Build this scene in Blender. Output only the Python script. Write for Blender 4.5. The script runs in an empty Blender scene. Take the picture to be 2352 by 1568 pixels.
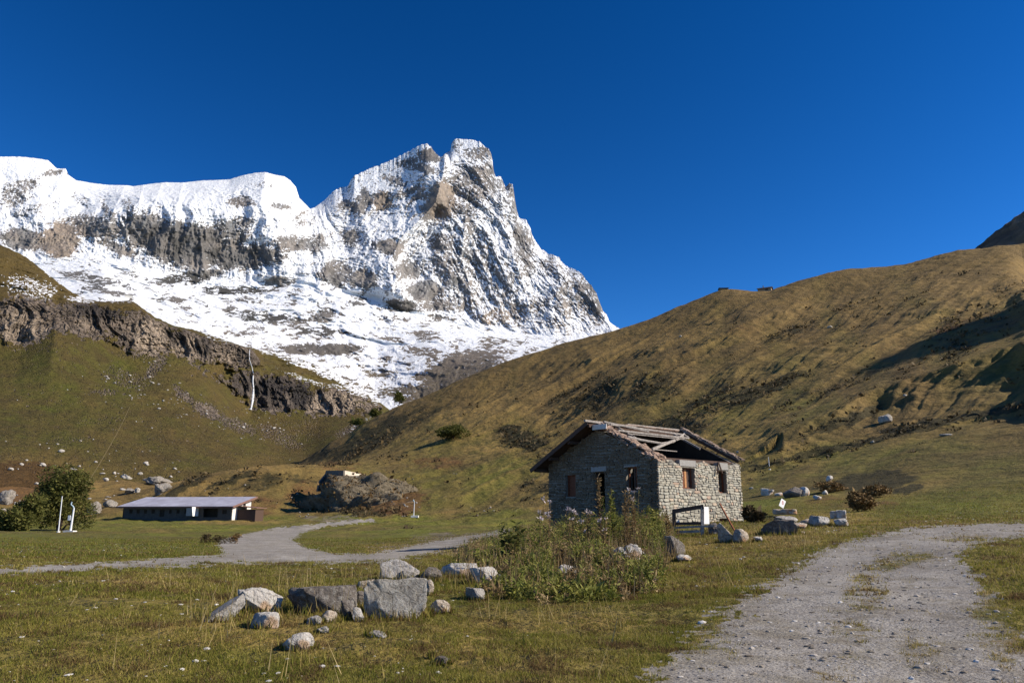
import bpy, math, time
import numpy as np
from math import radians as R, sin, cos, tan, atan2, pi
T0 = time.time()
sc = bpy.context.scene
COL = sc.collection
# ------------------------------------------------------------------ camera
F = 1750.0; HZ = 1175.0; PX = 2352.0; PY = 1568.0      # focal length and horizon line, in units of a 2352-wide picture
CZ = 1.6
PITCH = math.atan((HZ - PY / 2) / F)
cam_d = bpy.data.cameras.new('camera'); cam = bpy.data.objects.new('camera', cam_d); COL.objects.link(cam)
cam.location = (0, 0, CZ); cam.rotation_euler = (pi / 2 + PITCH, 0, 0)
cam_d.sensor_width = 36; cam_d.lens = 36 * F / PX
cam_d.clip_start = 0.1; cam_d.clip_end = 60000
sc.camera = cam
# ------------------------------------------------------------------ sun and sky
SUN_EL = R(33); SUN_DIR = np.array([1.0, -0.13])       # horizontal direction towards the sun (x right, y away from camera)
SUN_AZ = atan2(SUN_DIR[0], SUN_DIR[1])
world = bpy.data.worlds.new('World'); sc.world = world; world.use_nodes = True
wn = world.node_tree.nodes; wl = world.node_tree.links; wn.clear()
sky = wn.new('ShaderNodeTexSky'); sky.sky_type = 'NISHITA'; sky.sun_disc = False
sky.sun_elevation = SUN_EL; sky.sun_rotation = SUN_AZ; sky.altitude = 2600; sky.air_density = 1.0; sky.dust_density = 0.0; sky.ozone_density = 3.0
hsv = wn.new('ShaderNodeHueSaturation'); hsv.inputs['Saturation'].default_value = 1.16; hsv.inputs['Hue'].default_value = 0.502; gam = wn.new('ShaderNodeGamma'); gam.inputs[1].default_value = 1.45
bg = wn.new('ShaderNodeBackground'); bg.inputs[1].default_value = 0.051
out = wn.new('ShaderNodeOutputWorld')
wl.new(sky.outputs[0], gam.inputs[0]); wl.new(gam.outputs[0], hsv.inputs['Color']); wl.new(hsv.outputs[0], bg.inputs[0]); wl.new(bg.outputs[0], out.inputs[0])
sl = bpy.data.lights.new('sun', 'SUN'); sl.energy = 5.0; sl.angle = R(0.5); sl.color = (1.0, 0.90, 0.75)
so = bpy.data.objects.new('sun', sl); COL.objects.link(so)
_hd = SUN_DIR / np.linalg.norm(SUN_DIR)
from mathutils import Vector
so.rotation_euler = Vector((_hd[0] * cos(SUN_EL), _hd[1] * cos(SUN_EL), sin(SUN_EL))).to_track_quat('Z', 'Y').to_euler()
so.location = (60, -20, 80)
vs = sc.view_settings; vs.view_transform = 'Standard'; vs.look = 'None'; vs.exposure = 0.62; vs.gamma = 1.0; vs.use_curve_mapping = False

# ------------------------------------------------------------------ picture geometry helpers (used only to read places off the photo)
cp, sp = cos(PITCH), sin(PITCH)
def ray(x, y):
    x = np.asarray(x, float); y = np.asarray(y, float)
    v = PY / 2 - y
    return x - PX / 2, F * cp - v * sp, F * sp + v * cp
def azt(x, y):                      # azimuth (0 = straight ahead, + right) and tan(elevation)
    X, Y, Z = ray(x, y); return np.arctan2(X, Y), Z / np.hypot(X, Y)
def pt(x, y, r):                    # point seen at pixel x,y at horizontal distance r
    a, t = azt(x, y); return np.array([r * math.sin(a), r * math.cos(a), CZ + r * t])
def pix(X, Y, Z):
    d = Y * cp + (Z - CZ) * sp; u = -Y * sp + (Z - CZ) * cp
    d = np.where(d < 0.05, 0.05, d)
    return PX / 2 + F * X / d, PY / 2 - F * u / d
# ------------------------------------------------------------------ noise
def _hash(ix, iy, seed):
    h = (ix.astype(np.uint32) * np.uint32(374761393) + iy.astype(np.uint32) * np.uint32(668265263) + np.uint32((seed * 2246822519 + 12345) & 0xffffffff))
    h = (h ^ (h >> np.uint32(13))) * np.uint32(1274126177)
    return h ^ (h >> np.uint32(16))
_ang = np.linspace(0, 2 * pi, 256, endpoint=False); _GX = np.cos(_ang).astype(np.float32); _GY = np.sin(_ang).astype(np.float32)
def perlin(u, v, seed=0):
    u = np.asarray(u, np.float64); v = np.asarray(v, np.float64)
    fu = np.floor(u); fv = np.floor(v); iu = fu.astype(np.int64); iv = fv.astype(np.int64)
    x = (u - fu).astype(np.float32); y = (v - fv).astype(np.float32)
    def g(di, dj):
        h = (_hash(iu + di, iv + dj, seed) & np.uint32(255)).astype(np.int32)
        return _GX[h] * (x - di) + _GY[h] * (y - dj)
    sx = x * x * x * (x * (x * 6 - 15) + 10); sy = y * y * y * (y * (y * 6 - 15) + 10)
    a = g(0, 0); b = g(1, 0); c = g(0, 1); d = g(1, 1)
    return ((a + sx * (b - a)) * (1 - sy) + (c + sx * (d - c)) * sy) * 1.5
def fbm(u, v, o=4, seed=0, gain=0.5, lac=2.03):
    s = 0; a = 1.0; n = 0
    for k in range(o):
        s = s + a * perlin(u, v, seed + k * 17); n += a; a *= gain; u = u * lac + 3.7; v = v * lac + 1.3
    return s / n
def ridged(u, v, o=4, seed=0, gain=0.5, lac=2.1):
    s = 0; a = 1.0; n = 0
    for k in range(o):
        s = s + a * (1 - 2.2 * np.abs(perlin(u, v, seed + k * 17))); n += a; a *= gain; u = u * lac + 5.1; v = v * lac + 2.3
    return s / n
def sst(a, b, x):
    t = np.clip((x - a) / (b - a), 0, 1); return t * t * (3 - 2 * t)
def blobs(x, y, L, warp=None):
    if warp is not None: x = x + warp[0]; y = y + warp[1]
    s = np.zeros(x.shape, np.float32)
    for b in L:
        cx, cy, rx, ry = b[:4]; w = b[4] if len(b) > 4 else 1; an = R(b[5]) if len(b) > 5 else 0
        m = (np.abs(x - cx) < 1.6 * max(rx, ry)) & (np.abs(y - cy) < 1.6 * max(rx, ry))
        if not m.any(): continue
        dx = x[m] - cx; dy = y[m] - cy
        q = np.hypot((dx * cos(an) + dy * sin(an)) / rx, (-dx * sin(an) + dy * cos(an)) / ry)
        s[m] = np.maximum(s[m], w * (1 - sst(0.55, 1.45, q)))
    return s
def segdist(x, y, L):
    d = np.full(x.shape, 1e9); sg = np.zeros(x.shape)
    for (x0, y0), (x1, y1) in zip(L[:-1], L[1:]):
        vx, vy = x1 - x0, y1 - y0; t = np.clip(((x - x0) * vx + (y - y0) * vy) / (vx * vx + vy * vy), 0, 1)
        dx = x - x0 - t * vx; dy = y - y0 - t * vy; q = np.hypot(dx, dy); m = q < d
        d = np.where(m, q, d); sg = np.where(m, np.sign(dx * vy - dy * vx), sg)
    return d, sg
def inpoly(x, y, P):
    r = np.zeros(x.shape, bool); n = len(P)
    for i in range(n):
        x0, y0 = P[i]; x1, y1 = P[(i + 1) % n]
        if y0 == y1: continue
        c = ((y0 > y) != (y1 > y)) & (x < (x1 - x0) * (y - y0) / (y1 - y0) + x0); r ^= c
    return r
def pchip_eval(X, Y, xq):
    """monotone cubic through knots; X (K,), Y (K,N), xq (M,) -> (M,N)"""
    X = np.asarray(X, float); h = np.diff(X)[:, None]; dl = np.diff(Y, axis=0) / h
    m = np.zeros_like(Y); w1 = 2 * h[1:] + h[:-1]; w2 = h[1:] + 2 * h[:-1]
    with np.errstate(divide='ignore', invalid='ignore'):
        mm = (w1 + w2) / (w1 / dl[:-1] + w2 / dl[1:])
    m[1:-1] = np.where(dl[:-1] * dl[1:] > 0, np.nan_to_num(mm), 0); m[0] = dl[0]; m[-1] = dl[-1]
    k = np.clip(np.searchsorted(X, xq) - 1, 0, len(X) - 2); t = ((xq - X[k]) / h[k, 0])[:, None]; hh = h[k]
    return (2*t**3-3*t**2+1)*Y[k] + (t**3-2*t**2+t)*hh*m[k] + (-2*t**3+3*t**2)*Y[k+1] + (t**3-t**2)*hh*m[k+1]
def smooth1(a, n):
    if n < 1: return a
    k = np.hanning(2 * n + 3)[1:-1]; k /= k.sum(); p = np.pad(a, n, mode='edge'); return np.convolve(p, k, 'valid')
# ------------------------------------------------------------------ object helpers
def tag(o, label=None, cat=None, group=None, kind=None):
    if label: o['label'] = label
    if cat: o['category'] = cat
    if group: o['group'] = group
    if kind: o['kind'] = kind
    return o
def mesh_np(name, co, quads, mat, attrs=None, smooth=True, parent=None, tris=None):
    me = bpy.data.meshes.new(name)
    co = np.asarray(co, np.float32).reshape(-1, 3); me.vertices.add(len(co)); me.vertices.foreach_set('co', co.ravel())
    f = []; ls = []; lt = []
    if quads is not None and len(quads):
        quads = np.asarray(quads, np.int32); f.append(quads.ravel()); lt.append(np.full(len(quads), 4))
    if tris is not None and len(tris):
        tris = np.asarray(tris, np.int32); f.append(tris.ravel()); lt.append(np.full(len(tris), 3))
    f = np.concatenate(f); lt = np.concatenate(lt).astype(np.int32); ls = np.concatenate([[0], np.cumsum(lt)[:-1]]).astype(np.int32)
    me.loops.add(len(f)); me.loops.foreach_set('vertex_index', f.astype(np.int32))
    me.polygons.add(len(lt)); me.polygons.foreach_set('loop_start', ls); me.polygons.foreach_set('loop_total', lt)
    me.polygons.foreach_set('use_smooth', np.full(len(lt), smooth))
    me.update(calc_edges=True)
    for k, a in (attrs or {}).items():
        if a.ndim == 1:
            at = me.attributes.new(k, 'FLOAT', 'POINT'); at.data.foreach_set('value', a.astype(np.float32))
        else:
            at = me.attributes.new(k, 'FLOAT_COLOR', 'POINT')
            c = np.ones((len(a), 4), np.float32); c[:, :a.shape[1]] = a; at.data.foreach_set('color', c.ravel())
    o = bpy.data.objects.new(name, me); COL.objects.link(o)
    if mat: me.materials.append(mat)
    if parent: o.parent = parent
    return o
def gridquads(nr, nc):
    i = np.arange(nr * nc).reshape(nr, nc)
    return np.stack([i[:-1, :-1], i[:-1, 1:], i[1:, 1:], i[1:, :-1]], -1).reshape(-1, 4)
# ------------------------------------------------------------------ materials
class NT:
    def __init__(s, name):
        s.m = bpy.data.materials.new(name); s.m.use_nodes = True; s.n = s.m.node_tree.nodes; s.l = s.m.node_tree.links; s.n.clear()
        s.out = s.n.new('ShaderNodeOutputMaterial'); s.b = s.n.new('ShaderNodeBsdfPrincipled'); s.l.new(s.b.outputs[0], s.out.inputs[0])
        s.b.inputs['Roughness'].default_value = 0.9; s.b.inputs['Specular IOR Level'].default_value = 0.15
        s.tc = None
    def put(s, sock, v):
        if isinstance(v, (int, float)): sock.default_value = v
        elif isinstance(v, tuple): sock.default_value = v if len(v) == len(sock.default_value) else (*v, 1)[:len(sock.default_value)]
        elif v is not None: s.l.new(v, sock)
    def coord(s, kind='Object'):
        if kind == 'pos':
            g = s.n.new('ShaderNodeNewGeometry'); return g.outputs['Position']
        if not s.tc: s.tc = s.n.new('ShaderNodeTexCoord')
        return s.tc.outputs[kind]
    def map(s, vec, scale=(1, 1, 1), rot=(0, 0, 0)):
        m = s.n.new('ShaderNodeMapping'); s.l.new(vec, m.inputs[0]); m.inputs['Scale'].default_value = scale; m.inputs['Rotation'].default_value = rot; return m.outputs[0]
    def noise(s, vec, scale, detail=5, rough=0.6, dist=0.0):
        t = s.n.new('ShaderNodeTexNoise'); s.l.new(vec, t.inputs['Vector']); t.inputs['Scale'].default_value = scale; t.inputs['Detail'].default_value = detail
        t.inputs['Roughness'].default_value = rough; t.inputs['Distortion'].default_value = dist; return t.outputs['Fac']
    def voro(s, vec, scale, out='Distance', feature='F1'):
        t = s.n.new('ShaderNodeTexVoronoi'); t.feature = feature; s.l.new(vec, t.inputs['Vector']); t.inputs['Scale'].default_value = scale; return t.outputs[out]
    def attr(s, name, out='Fac'):
        a = s.n.new('ShaderNodeAttribute'); a.attribute_name = name; return a.outputs[out]
    def math(s, op, a, b=0.0, c=None, clamp=False):
        m = s.n.new('ShaderNodeMath'); m.operation = op; m.use_clamp = clamp; s.put(m.inputs[0], a); s.put(m.inputs[1], b)
        if c is not None: s.put(m.inputs[2], c)
        return m.outputs[0]
    def rng(s, v, a, b, c=0.0, d=1.0):
        m = s.n.new('ShaderNodeMapRange'); m.interpolation_type = 'SMOOTHSTEP'; s.put(m.inputs[0], v)
        for i, q in enumerate((a, b, c, d)): m.inputs[i + 1].default_value = q
        return m.outputs[0]
    def mix(s, f, a, b, mode='MIX'):
        m = s.n.new('ShaderNodeMix'); m.data_type = 'RGBA'; m.blend_type = mode; s.put(m.inputs['Factor'], f); s.put(m.inputs[6], a); s.put(m.inputs[7], b); return m.outputs[2]
    def ramp(s, v, stops):
        r = s.n.new('ShaderNodeValToRGB'); s.put(r.inputs[0], v); e = r.color_ramp.elements
        while len(e) < len(stops): e.new(0.5)
        for q, (p, c) in zip(e, stops): q.position = p; q.color = (*c, 1)
        return r.outputs[0]
    def bump(s, h, dist, strength=1.0):
        b = s.n.new('ShaderNodeBump'); s.put(b.inputs['Height'], h); b.inputs['Distance'].default_value = dist; b.inputs['Strength'].default_value = strength
        s.l.new(b.outputs[0], s.b.inputs['Normal']); return b.outputs[0]
    def base(s, c): s.put(s.b.inputs['Base Color'], c)
# ================================================================== THE SNOWY MOUNTAINS (sheet C)
def sheet(curves, rows, xs, jit=None, back=((120, -70), (500, -500), (1500, -1500))):
    """curves: list of (points [(x,y)], r [(x,r)], smooth); returns az, P grid (rows, cols, 3)"""
    az = azt(xs, np.full(len(xs), 700.0))[0]
    T = []; RR = []
    for pts, rr, sm in curves:
        p = np.array(pts, float); a, t = azt(p[:, 0], p[:, 1]); T.append(smooth1(np.interp(az, a, t), sm))
        q = np.array(rr, float); ar = np.arctan2(q[:, 0] - PX / 2, F / cp); RR.append(smooth1(np.interp(az, ar, q[:, 1]), 25))
    if jit is not None: T[-1] = T[-1] + jit(az)
    T = np.array(T); RR = np.array(RR); K = len(curves)
    s = np.concatenate([np.linspace(k, k + 1, n, endpoint=False) for k, n in enumerate(rows)] + [[K - 1]])
    kn = np.arange(K, dtype=float)
    Ts = T[-1] if jit is None else smooth1(T[-1], 16); res = T[-1] - Ts; T[-1] = Ts
    t = pchip_eval(kn, T, s) + res[None] * (np.clip((s - (K - 1) + .30) / .30, 0, 1) ** 1.5)[:, None]; r = pchip_eval(kn, RR, s)
    nb = len(back)
    tb = []; rb = []
    for dr, dz in back:
        r1 = r[-1] + dr; z1 = r[-1] * t[-1] + dz; rb.append(r1); tb.append(z1 / r1)
    r = np.vstack([r] + [b[None] for b in rb]); t = np.vstack([t] + [b[None] for b in tb])
    s = np.concatenate([s, K - 1 + np.arange(1, nb + 1)])
    A = np.broadcast_to(az, r.shape)
    return A, r, t, s, nb
SKY = [(-200,350),(-60,356),(0,360),(46,360),(77,363),(110,368),(130,387),(151,387.5),(157,402),(174,414),(214,421),(249,425),(288,425.6),(306,428),(342,423),(378,419),(420,419.6),(463,415),(527,412.4),(556,403.5),(584,397.5),(609,395.7),(634,402),(652,405),(666,414),(680,430),(683,441),(687.5,455),(702,469.4),(712.4,480),
 (723,476.5),(748,458),(766,440),(780,432),(800,428),(808,410),(816,402),(826,400),(848,387.5),(862,384),(891,371.5),(912,362),(926,355),(940,348),(955,339.4),(968,333),(980,331.6),(990.6,337.6),(998,350),(1012,362.6),(1022.6,353.6),(1035,346.5),(1037,330.5),(1042,322),(1049,318.7),(1062,321),(1083,321.6),(1101,326),(1115,339.4),(1122,342),(1127.7,352),(1131,368),(1134,393),(1138.4,407),(1146,406),(1151,407),(1156,419.5),(1161,430),(1165,427.7),(1170,422),(1177.5,424),(1180,440),(1182,453.4),(1186.5,482),(1192,500),(1198,504),(1207.8,505),(1213,514),(1218.5,524.6),(1221,536),(1226,549),(1234,560),(1243.5,572.7),(1250,576),(1257.7,583.4),(1268,585),(1275.5,588.7),(1284,590),(1289.8,601),(1300,611),(1311,617),(1322,620),(1332.5,626),(1340,634),(1346.8,645.7),(1358,655),(1364.6,667),(1370,673),(1375,688.5),(1380,702),(1386,717),(1393,722),(1400,740),(1409,746),(1418,752.6),(1439,760),(1470,774),(1600,800),(1700,830)]
Ccur = [
 ([(-200,800),(240,800),(400,840),(560,890),(700,940),(870,1010),(1000,990),(1150,930),(1250,890),(1450,860),(1700,880)], [(-200,1350),(1700,1350)], 20),
 ([(-200,720),(240,725),(400,765),(560,815),(700,860),(870,915),(1000,890),(1150,835),(1300,830),(1450,830),(1700,860)], [(-200,1750),(1700,1750)], 20),
 ([(-200,655),(240,655),(400,700),(560,735),(700,765),(870,800),(1000,785),(1150,795),(1300,800),(1450,800),(1700,850)], [(-200,2650),(1700,2650)], 20),
 ([(-200,605),(100,592),(200,588),(300,600),(400,626),(500,640),(600,640),(700,634),(800,652),(870,668),(930,694),(1000,718),(1100,742),(1200,760),(1300,774),(1380,779),(1450,786),(1700,845)], [(-200,3500),(1200,3500),(1450,3300),(1700,3200)], 8),
 ([(-200,520),(100,525),(200,505),(300,475),(400,470),(500,480),(600,490),(700,550),(800,565),(900,545),(1000,525),(1100,500),(1150,540),(1200,610),(1300,700),(1400,762),(1450,777),(1700,840)], [(-200,3820),(600,3800),(750,4000),(1150,4080),(1300,3800),(1450,3500),(1700,3400)], 20),
 (SKY, [(-200,4500),(300,4650),(600,4500),(715,4550),(900,4650),(1080,4600),(1200,4350),(1300,4100),(1400,3800),(1450,3650),(1700,3600)], 0)]
xs = np.arange(-110, 1560, 1.5)
def skyjit(az):
    x = az * 1900
    m = sst(720, 760, xs) * (1 - sst(1400, 1440, xs)) + 0.25
    return (fbm(x / 9.0, x * 0 + 3, 3, 5) * 0.0016 + ridged(x / 5.0, x * 0 + 7, 2, 9) * 0.0007) * m
A_, r_, t_, s_, nb_ = sheet(Ccur, [34, 70, 100, 120, 150], xs, skyjit)
ix, iy = pix(r_ * np.sin(A_), r_ * np.cos(A_), CZ + r_ * t_)
h_ = r_ * t_; lat = A_ * 4300.0
wl_ = fbm(lat / 260, h_ / 260, 3, 71) * 90; wh_ = fbm(lat / 260 + 40, h_ / 260, 3, 72) * 90
foot = sst(2.75, 3.15, s_)[:, None] * np.ones_like(lat)
top = 1 - 0.88 * sst(4.55, 5.0, s_)[:, None] * np.ones_like(lat)
matt = sst(690, 780, ix)
RM = sst(960, 1060, ix)
# gullies and buttresses: depth offset towards the viewer, in metres
D = (ridged((lat + wl_) / 420, (h_ + wh_) / 1500, 2, 11) * 75 + (ridged((lat + wl_ * .7 + h_ * .55) / 130, (h_ + wh_ - lat * .4) / 620, 4, 12, .58) * RM + ridged((lat + wl_ * .7 - h_ * .35 * matt) / 150, (h_ + wh_) / 480, 4, 16, .55) * (1 - RM)) * 40
     + fbm(lat / 60, h_ / 60, 5, 13, .62) * 26 + ridged(lat / 24, h_ / 24, 3, 15, .6) * 6)
strata = ridged((lat + wl_) / 160, (h_ + wh_ * .8 + lat * .22 * (2 * matt - 1)) / 30.0, 3, 19, .6)
D += strata * 9 * sst(-.2, .3, fbm(lat / 300, h_ / 200, 2, 14))
D = D * foot * top
# rolling steps of the snow terraces
ter = (1 - foot) * sst(0.9, 1.4, s_)[:, None]
tn = fbm(lat / 260 + wl_ / 90, (h_ + lat * .10 + wh_ * .6) / 75, 4, 21, .5)
D += ter * (tn * 85 + fbm(lat / 60, h_ / 30, 3, 22) * 12)
low = (1 - sst(1.3, 2.1, s_))[:, None] * np.ones_like(lat)
D += low * (ridged((lat + wl_) / 120, h_ / 90, 4, 25, .55) * 24 + fbm(lat / 26, h_ / 20, 3, 26) * 9)
def spur(L, amp, wl, wr):
    d, sg = segdist(ix, iy, L); return amp * np.exp(-d / np.where(sg > 0, wl, wr))
# sg>0 : left of a line drawn downwards (x smaller)
D += foot * (spur([(1022,372),(1019,396),(1001,464),(980,490),(945,525),(919,548),(900,600),(926,680)], 240, 13, 100)
     + spur([(1010,362),(985,372),(960,395),(930,420),(900,455)], 40, 40, 14) * .6
     + spur([(1135,400),(1150,450),(1160,520),(1185,600),(1215,700)], 70, 14, 60)
     + spur([(1070,500),(1060,590),(1085,680),(1120,735)], 60, 12, 45)
     + spur([(1275,590),(1290,660),(1300,740)], 50, 14, 40)
     + spur([(816,402),(812,450),(845,520),(838,600)], 45, 14, 40)
     + spur([(715,480),(735,540),(750,620)], 60, 20, 40)
     + spur([(288,426),(262,480),(250,520)], 60, 10, 30)
     + spur([(330,424),(318,470),(300,520)], 35, 8, 22) + spur([(372,420),(355,470),(340,500)], 35, 8, 22)
     + spur([(420,420),(405,480),(400,600)], 45, 10, 30) + spur([(455,500),(462,560),(470,625)], 45, 10, 30)
     + spur([(520,500),(530,560),(540,625)], 40, 10, 30) + spur([(609,400),(600,470),(640,560),(660,625)], 60, 20, 50)
     + spur([(150,390),(120,450),(60,520)], 50, 30, 30))
# ---- what is rock and what is snow (a property of the ground itself)
ROCK = [(985,358,24,15,1.1),(973,388,38,9,.8,10),(940,372,28,8,.6,-20),(1098,352,32,15,.95),(1052,338,10,14,.8),(795,470,22,12,.7),(838,455,18,22,.9),(824,478,16,14,.9),(878,462,20,22,1.0),(905,415,30,10,.6,20),
 (1016,462,32,42,1.35,8),(985,480,14,26,1.2,20),(1085,420,48,42,.95),(1072,470,30,28,.9),(1155,440,28,32,.75),(1122,400,14,30,.8),(1076,508,14,30,.9),(1180,470,10,30,.8),(940,440,40,7,.7,-15),(960,455,26,8,.7,-25),
 (890,566,32,15,.95),(977,668,38,22,1.15),(935,618,30,20,.85),(1060,605,60,38,.62),(1020,560,30,22,.7),(1204,572,22,55,1.25,-12),(1258,610,26,22,.85),(1352,690,30,58,1.05,-22),(1300,690,34,40,.75),(1310,640,40,20,.8,25),
 (1235,700,28,22,.9),(1130,727,42,20,1.05),(1015,700,48,16,.9),(1270,742,36,11,.8),(1190,722,22,30,.85),(832,642,32,20,1.1),(770,630,38,30,.95,-10),(806,546,22,18,.9),(725,560,24,24,.8),(1080,690,40,30,.7),(1140,640,40,50,.55,-20),
 (820,697,64,4,.95,3),(920,701,48,12,1.1,12),(750,724,40,13,1.05,-5),(1010,731,42,8,.95,4),(910,732,46,7,.9),(740,758,56,9,1,5),(985,773,46,11,1,10),(898,779,40,5,.9,6),(1140,780,30,11,1,12),(1180,787,16,11,.8),
 (45,432,48,22,.75,-20),(125,398,28,8,.85),(30,460,40,14,.7,-10),(140,552,40,42,1.45),(55,550,55,26,1.3,8),(215,520,74,26,1,10),(268,570,48,13,1.05,20),(340,530,60,40,1.25,15),(400,560,75,45,1.35,12),(460,570,65,50,1.35),
 (550,592,98,26,1.25,-5),(520,545,45,35,.9),(680,560,52,18,1.05),(550,463,34,13,1),(645,474,26,7,.9),(603,425,30,8,.5),(560,512,22,12,.9),(250,490,40,10,.7,60),(300,480,30,10,.6,60),
 (427,638,88,13,1.15,-8),(538,667,84,9,1.15),(640,650,36,15,1.1),(215,643,64,13,1.05,8),(240,668,58,8,1.05,10),(390,687,48,5,1.1,2),(600,728,104,13,1,8),(690,735,46,10,1),(665,698,20,5,.9),(573,765,54,6,1),
 (730,762,62,9,1.05,-3),(735,802,95,15,1.45),(640,800,50,10,1),(872,855,32,10,1.2,-5),(1060,848,105,42,1.5,-18),(1140,800,50,10,.9,12),(970,810,60,10,1,10),(742,828,22,6,1),(873,822,30,6,1),(700,850,70,8,.9,15),(800,878,60,8,.9,15),(930,900,80,18,1.1),(560,825,90,16,1.5,14),(660,880,100,22,1.5,14),(1020,900,110,30,1.4,-15),
 (1060,655,40,22,.75,30),(1110,560,30,30,.5),(700,505,25,25,.5),(180,455,30,12,.5,40),(80,480,60,12,.5,-15)]
w1 = fbm(ix / 22, iy / 22, 3, 31) * 14; w2 = fbm(ix / 22 + 50, iy / 16, 3, 32) * 9
pr = blobs(ix, iy, ROCK, (w1, w2))
diag = ix * 0.5 + iy
wallst = fbm((ix + iy * .25) / 5.5, iy / 13.0, 4, 33, .62)
hz = fbm(ix / 13.0, (iy - ix * .06) / 2.6, 4, 34, .6)
dg = fbm((ix * .9 + iy * .5 * (1 - 2 * matt * 0)) / 16.0, (iy - ix * .55 * (2 * sst(1000, 1100, ix) - 1)) / 4.0, 4, 36, .6)
stre = np.where(iy < 590 + 150 * matt, 0.50 * wallst + 0.35 * hz + .35 * dg, 0.15 * wallst + 0.45 * hz + 1.05 * fbm(ix / 34.0 + 3, (iy - ix * .04 + w2 * .8) / 2.6, 4, 41, .55))
fine = ridged((ix - iy * .3 * (2 * matt - 1)) / 7.0, (iy + ix * .15) / 9.0, 3, 38, .6) * .5 + fbm(ix / 3.2, iy / 2.2, 3, 39, .7) * .9
rock = pr * (0.60 - .30 * sst(980, 1060, ix) * foot) + stre * 0.75 + fine * (.22 + .44 * foot) + 0.02 + 0.13 * matt * foot + 0.05 * foot + 0.10 * fbm(ix / 60, iy / 60, 2, 35)
k = (1 - D / r_); r2 = r_ * k; z2 = CZ + (h_) * k
X = r2 * np.sin(A_); Y = r2 * np.cos(A_); Z = z2
P = np.stack([X, Y, Z], -1)
# steep faces shed their snow
gu = np.gradient(P, axis=0); gv = np.gradient(P, axis=1); nrm = np.cross(gv, gu); nrm /= np.linalg.norm(nrm, axis=-1, keepdims=True) + 1e-9
nz = np.abs(nrm[..., 2])
rock = rock + (0.62 - nz) * 0.42 * (0.35 + foot)
band = ridged(ix / 75.0 + 5, (iy - ix * .03 + w1 * .9) / 9.0, 3, 43, .55)
rock = rock + (1 - foot) * sst(.9, 1.3, s_)[:, None] * (.68 * sst(.38, .68, band) * sst(-.2, .15, fbm(ix / 40, iy / 20, 2, 44)) - .08)
rock = sst(0.28, 0.74, rock)
warm = np.clip(0.35 + 0.5 * fbm(ix / 45, iy / 45, 3, 37) + sst(640, 830, iy) * .6 + blobs(ix, iy, [(1016,462,36,45,.9),(140,555,60,45,.8),(878,462,25,25,.8),(1130,727,40,22,.6),(1060,850,110,45,.5)]), 0, 1)
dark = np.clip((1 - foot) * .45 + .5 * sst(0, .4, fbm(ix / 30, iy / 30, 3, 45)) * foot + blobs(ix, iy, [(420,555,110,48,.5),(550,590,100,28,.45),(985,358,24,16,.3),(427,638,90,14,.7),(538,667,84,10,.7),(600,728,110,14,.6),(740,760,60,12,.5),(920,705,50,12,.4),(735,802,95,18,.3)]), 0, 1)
grn = sst(800, 870, iy) * 0.7
m = NT('snow_and_rock')
pos = m.coord('Object')
pw = m.map(pos, (1, 1, .55))
n1 = m.noise(pw, 0.030, 7, .68, .4); n2 = m.noise(pw, 0.11, 5, .7); n3 = m.noise(m.map(pos, (.35, .35, 2.2)), 0.05, 6, .65)
rk = m.attr('rock'); wm = m.attr('warm'); dk = m.attr('dark')
mask = m.rng(m.math('ADD', rk, m.math('MULTIPLY', m.math('SUBTRACT', m.math('ADD', m.math('MULTIPLY', n3, .5), m.math('MULTIPLY', n2, .5)), .5), 2.2)), .30, .66)
rc = m.mix(wm, (.19, .20, .215), (.31, .25, .20))
rc = m.mix(m.rng(n1, .34, .66), m.mix(.5, rc, (.05, .052, .055)), rc)
rc = m.mix(m.rng(n2, .5, .75, 0, .6), rc, (.42, .39, .36))
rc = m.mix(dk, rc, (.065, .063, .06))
rc = m.mix(m.math('MULTIPLY', m.attr('grn'), m.rng(n2, .35, .6)), rc, (.105, .082, .042))
m.base(m.mix(mask, (.74, .765, .81), rc))
m.bump(m.math('ADD', m.math('MULTIPLY', n1, 1.0), m.math('MULTIPLY', n2, .35)), 22.0, .8)
MT = m.m; PC = P; ixC, iyC = pix(X, Y, Z)
co = P.reshape(-1, 3)
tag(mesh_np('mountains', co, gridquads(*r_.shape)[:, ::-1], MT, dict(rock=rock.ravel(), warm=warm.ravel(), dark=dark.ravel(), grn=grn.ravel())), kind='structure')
print('C done', round(time.time() - T0, 1), len(co))
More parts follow.
